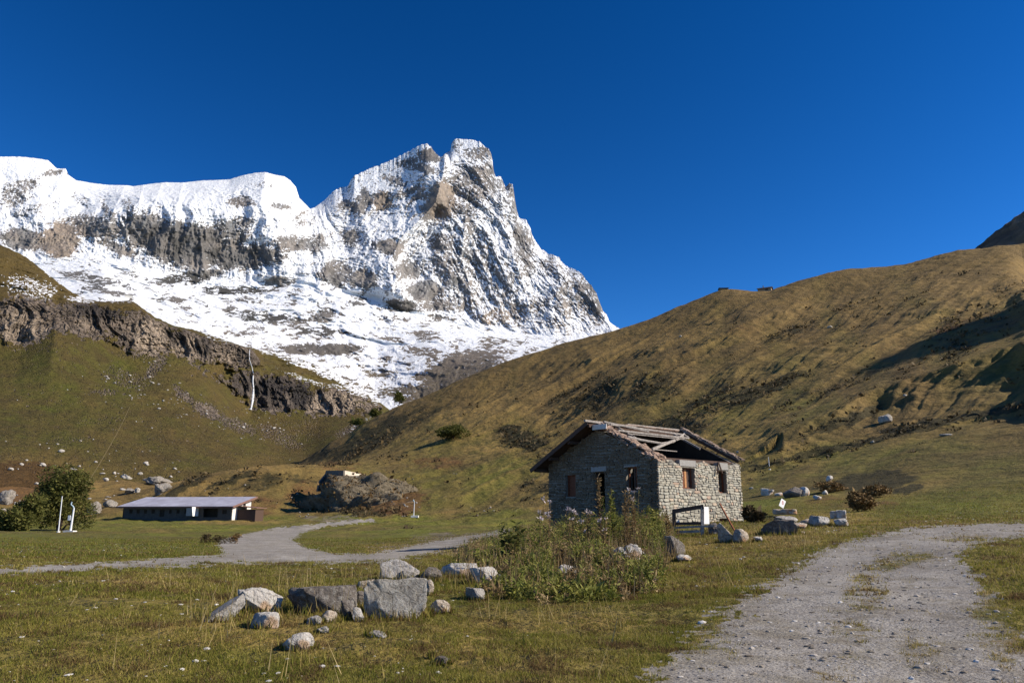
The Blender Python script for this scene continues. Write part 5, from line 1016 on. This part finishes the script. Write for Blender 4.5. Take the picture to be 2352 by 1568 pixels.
def leaves(P, size, rs, up=.3, asp=2.2, dirs=None):
    """diamond leaves at points P"""
    n = len(P); a = rs.normal(size=(n, 3)); a[:, 2] = a[:, 2] * .6 + up
    if dirs is not None: a = a * .6 + dirs
    a /= np.linalg.norm(a, axis=1, keepdims=True); b = rs.normal(size=(n, 3)); b -= a * (a * b).sum(1, keepdims=True); b /= np.linalg.norm(b, axis=1, keepdims=True)
    s = (size * np.exp(rs.normal(0, .38, n)))[:, None]; v = np.stack([P, P + a * s * .5 + b * s / asp / 2, P + a * s, P + a * s * .5 - b * s / asp / 2], 1).reshape(-1, 3)
    q = np.arange(n * 4).reshape(n, 4); return v, q
def crownpts(rs, n, blobs_):
    out = []
    w = np.array([b[3] * b[4] * b[5] for b in blobs_]) ** .67; w /= w.sum()
    for b, k in zip(blobs_, (w * n).astype(int)):
        d = rs.normal(size=(k, 3)); d /= np.linalg.norm(d, axis=1, keepdims=True); rr = rs.uniform(.55, 1.05, (k, 1)) ** .7
        out.append(np.array(b[:3]) + d * rr * np.array(b[3:6]))
    return np.concatenate(out)
def tree(base, H_, Wd, label, name, cat, seed, n=5000, leaf=.3, mat=None, group=None, trunk=True, lobes=9, squat=1.):
    rs = np.random.RandomState(seed); o = thing(name, label, cat, base, 0, group); B = []
    for i in range(lobes):
        a = rs.uniform(0, 6.28); rr = rs.uniform(.1, .36) * Wd; z = rs.uniform(.22, .82) * H_; s = Wd * rs.uniform(.13, .24) * (1.1 - .45 * z / H_)
        B.append((rr * cos(a) * (1.15 - .7 * z / H_), rr * sin(a) * .7, z, s * 1.2, s * 1.1, s * rs.uniform(.8, 1.2) * squat))
    P = crownpts(rs, n, B); P = P[P[:, 2] > .02 * H_]; cl_ = fbm(P[:, 0] / (Wd * .12), P[:, 2] / (Wd * .12) + P[:, 1], 2, seed); P = P[cl_ > -.28]; v, q = leaves(P, leaf, rs)
    tn = np.clip(np.repeat(fbm(P[:, 0] / (Wd * .1), P[:, 2] / (Wd * .1), 2, seed + 3) * .7 + .45 + rs.normal(size=len(P)) * .16, 4), 0, 1)
    mesh_np('crown', v, q, mat or L_TREE, dict(tone=tn), smooth=False, parent=o)
    if trunk:
        q = MB()
        for i in range(min(lobes, 6)): b = B[i]; q.tube([(rs.uniform(-.1, .1), 0, -.2), (b[0] * .3, b[1] * .3, b[2] * .4), (b[0], b[1], b[2])], [H_ * .018, H_ * .012, H_ * .004], 6)
        q.build('trunk', M_DKWOOD, o)
    return o
def tr_at(x0, y0, x1, y1, label, name, cat, seed, r=None, **k):
    g = hitAB((x0 + x1) / 2, y1) if r is None else pt((x0 + x1) / 2, y1, r); r = np.hypot(g[0], g[1]); return tree(g, (y1 - y0) / F * r, (x1 - x0) / F * r, label, name, cat, seed, **k)
tr_at(70,1090,198,1226,'tall leafy green bush tree behind the steel pole','leafy_tree','tree',21, r=130, n=19000, leaf=.32, lobes=26, squat=1.35)
tr_at(-8,1150,95,1232,'dark green lower bush at the left edge beside the tall one','leafy_bush','bush',22, r=122, n=11000, leaf=.32, lobes=14)
tr_at(1000,976,1082,1008,'rounded grey green bush patch standing in the pale grass of the hill','juniper_bush','bush',24, n=9000, leaf=.55, lobes=26, squat=.5)
tr_at(845,935,880,962,'dark bush on the edge of the hill against the snowy gully','hill_bush','bush',25, r=536, n=1500, leaf=1.1, lobes=7)
tr_at(900,900,935,928,'tallest dark bush on the hill edge','hill_bush','bush',26, r=539, n=1500, leaf=1.1, lobes=7)
tr_at(800,960,838,985,'dark bush low on the hill edge above the knoll','hill_bush','bush',27, r=536, n=1500, leaf=1.1, lobes=7)
tr_at(1950,1166,2025,1208,'russet brown bush right of the split white stone','russet_bush','bush',31, n=3800, leaf=.16, lobes=16, mat=L_DRYR, squat=.7)
tr_at(1698,1168,1750,1206,'dark bramble bush at the right corner of the hut','dark_bush','bush',33, r=38, n=2600, leaf=.16, lobes=9, mat=L_HEATH)
tr_at(1860,1112,1950,1130,'wide brown bush on the bank above the boulders','russet_bush','bush',34, n=2600, leaf=.2, lobes=18, mat=L_DRYR, squat=.45)
tr_at(1975,1120,2050,1142,'low brown bush on the grass right of the upper bank','russet_bush','bush',36, n=2200, leaf=.2, lobes=14, mat=L_DRYR, squat=.6)
for i, (x0, y0, x1, y1) in enumerate([(452,1281,482,1301),(478,1284,520,1300),(520,1280,552,1301)]):
    tr_at(x0, y0, x1, y1, ['small brown heath bush at the track edge, left of three', 'low brown heath bush at the track edge, middle of three', 'brown heath bush at the track edge, right of three'][i], 'heath_bush', 'bush', 40 + i, n=1400, leaf=.07, lobes=7, mat=L_RED if i == 2 else L_HEATH, group='heath bushes by the track')
rs = np.random.RandomState(15); mo = bpy.data.objects['earth_mound']; mv = v_m = np.array([tuple(q.co) for q in mo.data.vertices]) + np.array(mo.location); ksel = (mv[:, 2] > 1.0) & (fbm(mv[:, 0] / 4, mv[:, 2] / 4, 3, 211) + rs.normal(size=len(mv)) * .15 > .02); ps_ = mv[ksel][rs.permutation(ksel.sum())[:700]]
P = (ps_[:, None] + rs.normal(size=(len(ps_), 6, 3)) * np.array([.45, .45, .25])).reshape(-1, 3); v, f = leaves(P, .55, rs, up=.6, asp=1.6); tag(mesh_np('mound_shrubs', v, f, L_DRYR, dict(tone=np.clip(np.repeat(rs.normal(.35, .25, len(P)), 4), 0, 1)), smooth=False), 'brown low growth covering the top of the earth mound', 'shrubs', kind='stuff')
# ---- weeds before the hut
def weed(base, h, w, label, seed, leafmat, name='weed_plant', cat='plant', stems=6, nl=260, leaf=.09, flower=0, spike=False, group=None):
    rs = np.random.RandomState(seed); o = thing(name, label, cat, base, 0, group); q = MB(); LP = []; DR = []; FP = []
    for i in range(stems):
        a = rs.uniform(0, 6.28); hh = h * rs.uniform(.65, 1); e = np.array([cos(a) * w * .5 * rs.uniform(.2, 1), sin(a) * w * .4 * rs.uniform(.2, 1), hh]); b0 = np.array([cos(a) * w * .1, sin(a) * w * .1, -.05]); mid = (b0 + e) / 2 + np.array([0, 0, hh * .08])
        q.tube([b0, mid, e], [.010, .008, .004], 5); FP.append(e)
        for t in rs.uniform(.12, 1, nl // stems): p = b0 * (1 - t) ** 2 + mid * 2 * t * (1 - t) + e * t * t; LP.append(p + rs.normal(size=3) * .015); DR.append(np.array([rs.normal(), rs.normal(), .5 if spike else -.1]))
    q.build('stems', L_DRYW, o); LP = np.array(LP); v, f = leaves(LP, leaf, rs, dirs=np.array(DR) * .8, asp=3.0); mesh_np('foliage', v, f, leafmat, dict(tone=np.clip(np.repeat(rs.normal(.5, .22, len(LP)), 4), 0, 1)), smooth=False, parent=o)
    if flower:
        for e in FP:
            pts = e + rs.normal(size=(flower, 3)) * .024; v, f = leaves(pts, .055, rs, up=.9, asp=1.6); mesh_np('flower_head', v, f, L_FLOW, dict(tone=np.clip(np.repeat(rs.normal(.5, .25, len(pts)), 4), 0, 1)), smooth=False, parent=o)
    return o
def wd_at(x, ytop, ybase, wpx, r, label, seed, mat, **k):
    g = pt(x, ybase, r); g[2] = ground(g[0], g[1]); h = pt(x, ytop, r)[2] - g[2]; return weed(g, h, wpx / F * r, label, seed, mat, **k)
wd_at(1175,1196,1290,62,21,'dark green leafy shrub at the left end of the weeds',51,L_TREE,name='leafy_shrub',cat='shrub',stems=12,nl=1100,leaf=.12)
wd_at(1100,1258,1320,60,20,'low green leafy clump between pale slabs and dark shrub',52,L_WEED,name='leafy_shrub',cat='shrub',stems=12,nl=900,leaf=.09)
TG = 'flowering thistles before the gable wall'
for i, (x, yt, wp, r, lb) in enumerate([(1256,1142,60,24.5,'tallest pale thistle clump at the left corner of the gable wall'),(1238,1152,26,24,'pale thistle stem left of the tallest thistle clump'),(1308,1158,34,25,'thistle below the left shutter of the gable'),(1322,1150,20,26,'thin thistle with a lilac head just left of the doorway'),(1352,1156,14,26,'single lilac thistle under the doorway'),(1342,1192,22,24,'low lilac thistle in the middle of the weeds'),(1386,1190,22,24,'low pale thistle left of the brown docks'),(1462,1118,36,27,'pale thistle head before the right gable window')]):
    wd_at(x, yt, 1240, wp, r, lb, 60 + i, L_WEED if i % 2 else L_DRYW, name='thistle', stems=3 + 2 * (wp > 30), nl=160, flower=16, group=TG)
DG = 'tall docks before the gable wall'
for i, (x, yt, wp, r, mt2, lb) in enumerate([(1384,1078,22,25.5,L_DRYW,'tallest yellow green dock standing before the doorway'),(1396,1104,30,25,L_WEED,'leafy green dock right of the tallest dock'),(1441,1106,16,25.5,L_DRYW,'tall russet dock before the right gable window'),(1458,1130,40,26,L_DRYW,'branching brown dock right of the russet dock'),(1500,1150,30,27,L_WEED,'green pointed weed at the hut corner'),(1410,1138,20,26,L_WEED,'short green dock between the two tall docks'),(1535,1168,18,25,L_DRYW,'dry stalk before the left post of the frame')]):
    wd_at(x, yt, 1240, wp, r, lb, 80 + i, mt2, name='dock_plant', stems=3, nl=420, leaf=.085, spike=True, group=DG)
# ---- undergrowth, grass, stalks, pebbles, gravel: what nobody could count
def in_front(n, r0, r1, rs, p=1.0):
    a = rs.uniform(-.62, .62, n); r = (r0 ** (2 * p) + rs.uniform(0, 1, n) * (r1 ** (2 * p) - r0 ** (2 * p))) ** (1 / (2 * p)); return r * np.sin(a), r * np.cos(a), r
def samp(G, x, y):
    a = np.arctan2(x, y); r = np.hypot(x, y); i = np.clip(np.searchsorted(_la, a), 0, len(_la) - 1); j = np.clip(np.searchsorted(rA, r), 0, len(rA) - 1); return G[j, i]
ROADM = (mr | ml)
HUTC = HA + (u_[:2] * HLEN + w_[:2] * HWID) / 2
def inhut(x, y, m=.3):
    dx = x - HA[0]; dy = y - HA[1]; a = dx * u_[0] + dy * u_[1]; b = dx * w_[0] + dy * w_[1]; return (a > -m) & (a < HLEN + m) & (b > -m) & (b < HWID + m)
rs = np.random.RandomState(77)
WP = [(1050,1300),(1110,1250),(1165,1215),(1270,1205),(1380,1196),(1515,1205),(1545,1225),(1560,1280),(1520,1330),(1490,1365),(1380,1390),(1250,1388),(1140,1375),(1060,1335)]
x, y, r = in_front(60000, 13, 33, rs); z = ground(x, y); px_, py_ = pix(x, y, z); k = inpoly(px_ + rs.normal(size=len(x)) * 8, py_ + rs.normal(size=len(x)) * 4, WP) & ~inhut(x, y) & (~samp(ROADM, x, y))
x, y, z, px_, py_ = x[k], y[k], z[k], px_[k], py_[k]; den = fbm(x / .8, y / .8, 3, 141); k = (den > -.12) & (blobs(px_, py_, [(1447,1286,62,26),(1303,1322,40,20),(1550,1292,30,18),(1095,1335,60,18)]) < .5); x, y, z, px_, py_, den = x[k][:5200], y[k][:5200], z[k][:5200], px_[k][:5200], py_[k][:5200], den[k][:5200]
hh = (.16 + .45 * sst(1400, 1230, py_)) * rs.uniform(.5, 1.25, len(x)) * (1 + den) * (.6 + .4 * sst(1060, 1200, px_)); hh *= np.where(sst(1500, 1560, px_) > .5, .5, 1)
NL = 26; t = rs.uniform(.05, 1, (len(x), NL)); lx = rs.normal(size=(len(x), 1)) * .25; ly = rs.normal(size=(len(x), 1)) * .25
P = np.stack([x[:, None] + lx * t * hh[:, None] + rs.normal(size=t.shape) * .035, y[:, None] + ly * t * hh[:, None] + rs.normal(size=t.shape) * .035, z[:, None] + t * hh[:, None]], -1).reshape(-1, 3)
tone = np.clip(np.repeat(rs.normal(.5, .2, len(x)) + .5 * fbm(x / .6, y / .6, 2, 142), NL) + rs.normal(size=len(P)) * .1, 0, 1)
dryp = np.repeat(fbm(x / .9 + 9, y / .9, 2, 143) + rs.normal(size=len(x)) * .12 > .17, NL)
for nm, kk_, m_ in (('undergrowth', ~dryp, L_WEED), ('dry_undergrowth', dryp, L_DRYW)):
    v, f = leaves(P[kk_], .075, rs, up=.5, asp=3.2); tag(mesh_np(nm, v, f, m_, dict(tone=np.repeat(tone[kk_], 4)), smooth=False), 'tangled %s weeds before the gable of the hut' % ('green leafy' if nm == 'undergrowth' else 'dry brown'), 'weeds', kind='stuff')
n = 2600; x, y, r = in_front(n * 14, 14, 31, rs); z = ground(x, y); px_, py_ = pix(x, y, z); k = inpoly(px_, py_, WP) & ~inhut(x, y) & ~samp(ROADM, x, y); x, y, z, py_ = x[k][:n], y[k][:n], z[k][:n], py_[k][:n]; n = len(x)
h = rs.uniform(.35, .95, n) * (.6 + .5 * sst(1400, 1230, py_)); a = rs.uniform(0, 2 * pi, n); ld = rs.uniform(0, 2 * pi, n); ll = rs.uniform(0, .45, n) * h; sw = .011
VS = np.stack([np.stack([x - np.cos(a) * sw, y - np.sin(a) * sw, z], -1), np.stack([x + np.cos(a) * sw, y + np.sin(a) * sw, z], -1), np.stack([x + np.cos(ld) * ll, y + np.sin(ld) * ll, z + h], -1)], 1).reshape(-1, 3)
tag(mesh_np('weed_stalks', VS, None, L_DRYW, dict(tone=np.repeat(rs.uniform(.3, 1, n), 3)), smooth=False, tris=np.arange(len(VS)).reshape(-1, 3)), 'tall dry stalks rising out of the weeds', 'weeds', kind='stuff')
# grass blades
gb = NT('grass_blades'); ca = gb.n.new('ShaderNodeAttribute'); ca.attribute_name = 'col'; gb.l.new(ca.outputs['Color'], gb.b.inputs['Base Color']); gb.b.inputs['Roughness'].default_value = .75
td = gb.n.new('ShaderNodeBsdfTranslucent'); gb.l.new(ca.outputs['Color'], td.inputs[0]); mx = gb.n.new('ShaderNodeMixShader'); mx.inputs[0].default_value = .4; gb.l.new(gb.b.outputs[0], mx.inputs[1]); gb.l.new(td.outputs[0], mx.inputs[2]); gb.l.new(mx.outputs[0], gb.out.inputs[0])
PALG = np.array([(.135, .145, .022), (.205, .195, .034), (.28, .24, .055), (.33, .25, .085), (.44, .34, .16), (.15, .095, .042)])
def blades(n, r0, r1, h0, h1, w, rs, p, lean=.5, keep=None):
    x, y, r = in_front(n, r0, r1, rs, p); k = (~samp(ROADM, x, y) | ((samp(veg, x, y) + .5 * fbm(x / .3, y / .3, 2, 155) + rs.normal(size=len(x)) * .12 > .52) & samp(mr, x, y))) & ~inhut(x, y, .05); x, y, r = x[k], y[k], r[k]
    cl_ = fbm(x / .35, y / .35, 2, 151) + .8 * fbm(x / 2.2, y / 2.2, 3, 152); k = cl_ + rs.uniform(-.45, .45, len(x)) > -.25; x, y, r, cl_ = x[k], y[k], r[k], cl_[k]
    if keep is not None: k = keep(x, y, r); x, y, r, cl_ = x[k], y[k], r[k], cl_[k]
    z = ground(x, y); n = len(x); h = rs.uniform(h0, h1, n) * (1 + .7 * np.clip(cl_, -.6, 1)); a = rs.uniform(0, 2 * pi, n); sw = w * rs.uniform(.6, 1.4, n); ld = rs.uniform(0, 2 * pi, n); ll = rs.uniform(0, lean, n) * h
    dx = np.cos(a) * sw / 2; dy = np.sin(a) * sw / 2
    V = np.stack([np.stack([x - dx, y - dy, z - .01], -1), np.stack([x + dx, y + dy, z - .01], -1), np.stack([x + np.cos(ld) * ll, y + np.sin(ld) * ll, z + h], -1)], 1)
    g = samp(green, x, y); d = samp(dry, x, y); c0 = (1.75 - 1.7 * g + 2.8 * d + 2.6 * fbm(x / 1.6, y / 1.6, 4, 153, .6) + 1.6 * samp(mr, x, y) + rs.normal(size=n) * .75); c0 = np.clip(c0 + (rs.rand(n) < .05) * 3, 0, 4.99); br = fbm(x / .9 + 5, y / .9, 3, 154) + rs.normal(size=n) * .2 > .20
    i0 = np.floor(c0).astype(int); fr_ = (c0 - i0)[:, None]; C = PALG[np.clip(i0, 0, 4)] * (1 - fr_) + PALG[np.clip(i0 + 1, 0, 4)] * fr_; C = np.where(br[:, None], PALG[5] * rs.uniform(.7, 1.3), C) * rs.uniform(.65, 1.2, (n, 1))
    return V.reshape(-1, 3), np.repeat(C, 3, axis=0)
parts_ = [blades(430000, 6.5, 15, .012, .038, .010, rs, .55, 1.6), blades(300000, 14, 30, .02, .065, .018, rs, .5, 1.5), blades(60000, 7, 20, .05, .12, .010, rs, .55, 1.0, lambda x, y, r: fbm(x / .5 + 3, y / .5, 2, 158) > .18), blades(150000, 28, 75, .03, .09, .040, rs, .5, 1.4)]
V = np.concatenate([a for a, _ in parts_]); C = np.concatenate([b for _, b in parts_])
tag(mesh_np('grass', V, None, gb.m, dict(col=C), smooth=False, tris=np.arange(len(V)).reshape(-1, 3)), 'short mixed green and straw coloured grass of the meadow', 'grass', kind='stuff')
# tall dry stalks
tallk = lambda x, y, r: (fbm(x / 1.8, y / 1.8, 2, 161) + rs.normal(size=len(x)) * .1 > .12)
V, C = blades(16000, 7.5, 32, .20, .5, .012, rs, .6, .55, tallk); C = PALG[np.random.RandomState(4).randint(3, 5, len(V) // 3)].repeat(3, axis=0) * 1.05
xg, yg = V[2::3, 0], V[2::3, 1]
def near_poly(x, y, P): px_, py_ = pix(x, y, ground(x, y)); return inpoly(px_, py_, P)
k = near_poly(xg, yg, [(1560,1240),(1700,1225),(1950,1215),(1990,1235),(1800,1270),(1640,1300),(1560,1330),(1480,1420),(1350,1430),(700,1480),(430,1500),(420,1380),(640,1340),(700,1330),(1100,1300),(1180,1400),(1500,1400)]) | (np.random.RandomState(5).rand(len(xg)) < .10)
V = V.reshape(-1, 3, 3)[k].reshape(-1, 3); C = C.reshape(-1, 3, 3)[k].reshape(-1, 3)
tag(mesh_np('dry_grass_stalks', V, None, gb.m, dict(col=C), smooth=False, tris=np.arange(len(V)).reshape(-1, 3)), 'thin straw coloured stalks standing above the short grass', 'grass', kind='stuff')
rs = np.random.RandomState(6); VV = []; CC = []
for o in [o for o in COL.objects if o.name.split('.')[0] in ('boulder', 'stone') and o.location.y < 45 and o.get('group') in (BG, RG)]:
    w = max(o.dimensions.x, o.dimensions.y) / 2; n = int(160 + 420 * w); a = rs.uniform(0, 2 * pi, n); rr = w * rs.uniform(.75, 1.35, n); x = o.location.x + np.cos(a) * rr; y = o.location.y + np.sin(a) * rr * .75; z = ground(x, y); h = rs.uniform(.05, .20, n) * min(1, .5 + w); th = rs.uniform(0, 2 * pi, n); ll = h * rs.uniform(0, .8, n); ld = rs.uniform(0, 2 * pi, n); sw = .008 * (1 + o.location.y / 25)
    VV.append(np.stack([np.stack([x - np.cos(th) * sw, y - np.sin(th) * sw, z - .02], -1), np.stack([x + np.cos(th) * sw, y + np.sin(th) * sw, z - .02], -1), np.stack([x + np.cos(ld) * ll, y + np.sin(ld) * ll, z + h], -1)], 1).reshape(-1, 3)); CC.append(PALG[rs.choice(6, n, p=[.2, .2, .2, .15, .05, .2])].repeat(3, axis=0) * .85)
V = np.concatenate(VV); tag(mesh_np('tall_grass', V, None, gb.m, dict(col=np.concatenate(CC)), smooth=False, tris=np.arange(len(V)).reshape(-1, 3)), 'longer grass growing round the feet of the boulders', 'grass', kind='stuff')
# stones of the road and pebbles
def pebbles(name, n, r0, r1, s0, s1, cond, label, seed, matl, zs=.45):
    rs = np.random.RandomState(seed); x, y, r = in_front(n, r0, r1, rs, .6); k = cond(x, y); x, y, r = x[k], y[k], r[k]; n = len(x); z = ground(x, y)
    b = ICO[1][0]; f = ICO[1][1]; s = s0 * (s1 / s0) ** (rs.rand(n) ** 4); sc3 = np.stack([s * rs.uniform(.7, 1.4, n), s * rs.uniform(.7, 1.3, n), s * zs * rs.uniform(.6, 1.3, n)], -1)
    V = b[None] * sc3[:, None, :] * rs.uniform(.72, 1.15, (n, len(b), 1)); an = rs.uniform(0, 6.28, n)[:, None]; X = V[..., 0] * np.cos(an) - V[..., 1] * np.sin(an); Y = V[..., 0] * np.sin(an) + V[..., 1] * np.cos(an)
    V = np.stack([X + x[:, None], Y + y[:, None], V[..., 2] + z[:, None] + (s * zs * .3)[:, None]], -1).reshape(-1, 3); T = (f[None] + (np.arange(n) * len(b))[:, None, None]).reshape(-1, 3)
    tag(mesh_np(name, V, None, matl, dict(tone=np.repeat(rs.rand(n), len(b))), smooth=False, tris=T), label, 'stones', kind='stuff')
pbm = NT('pebble_stone'); t = pbm.attr('tone'); pbm.base(pbm.ramp(t, [(0, (.12, .10, .08)), (.5, (.24, .21, .175)), (.8, (.34, .31, .28)), (1, (.62, .59, .55))]))
isroad = lambda x, y: samp(mr, x, y) & (fbm(x / 1.5, y / 1.5, 3, 171) + rs.normal() * 0 > -.25 - .3)
pebbles('gravel_stones', 42000, 6.8, 40, .005, .045, isroad, 'loose pale gravel lying on the dirt road', 5, pbm.m)
pebbles('pebbles', 5200, 7, 60, .012, .055, lambda x, y: ~samp(ROADM, x, y) & (fbm(x / 2.5, y / 2.5, 2, 172) > -.05), 'small pale stones lying in the short grass', 6, simple('pebble_white', (.40, .38, .35), (.62, .60, .57), 3))
# dwarf shrubs of the slopes
rs = np.random.RandomState(9)
n = 90000; a = rs.uniform(-.40, .62, n); r = rs.uniform(75, 520, n) ; x = r * np.sin(a); y = r * np.cos(a); dk_ = samp(dark, x, y); k = rs.rand(n) < sst(95, 150, r) * np.clip(dk_ * 1.2 - .12 + .10 * fbm(x / 12, y / 12, 2, 181), 0, 1) * .30 * (1 - sst(380, 470, r)); x, y, r, dk_ = x[k], y[k], r[k], dk_[k]; z = ground(x, y); m_ = len(x); K_ = 8
sz_ = (.22 + r * .0016) * rs.uniform(.6, 1.5, m_)
P = np.stack([x, y, z], -1)[:, None, :] + rs.normal(size=(m_, K_, 3)) * np.array([.8, .8, .28]) * sz_[:, None, None] + np.array([0, 0, .1])
v, f = leaves(P.reshape(-1, 3), 1.0, rs, up=.5, asp=1.5); v = v.reshape(-1, 4, 3); v = P.reshape(-1, 1, 3) + (v - v[:, :1]) * np.repeat(sz_ * .9, K_)[:, None, None]
tag(mesh_np('dwarf_shrubs', v.reshape(-1, 3), f, L_HEATH, dict(tone=np.clip(np.repeat(rs.normal(.5, .25, m_), K_ * 4), 0, 1)), smooth=False), 'dark dwarf heath shrubs covering parts of the brown slopes', 'shrubs', kind='stuff')
print('all', round(time.time() - T0, 1), m_)
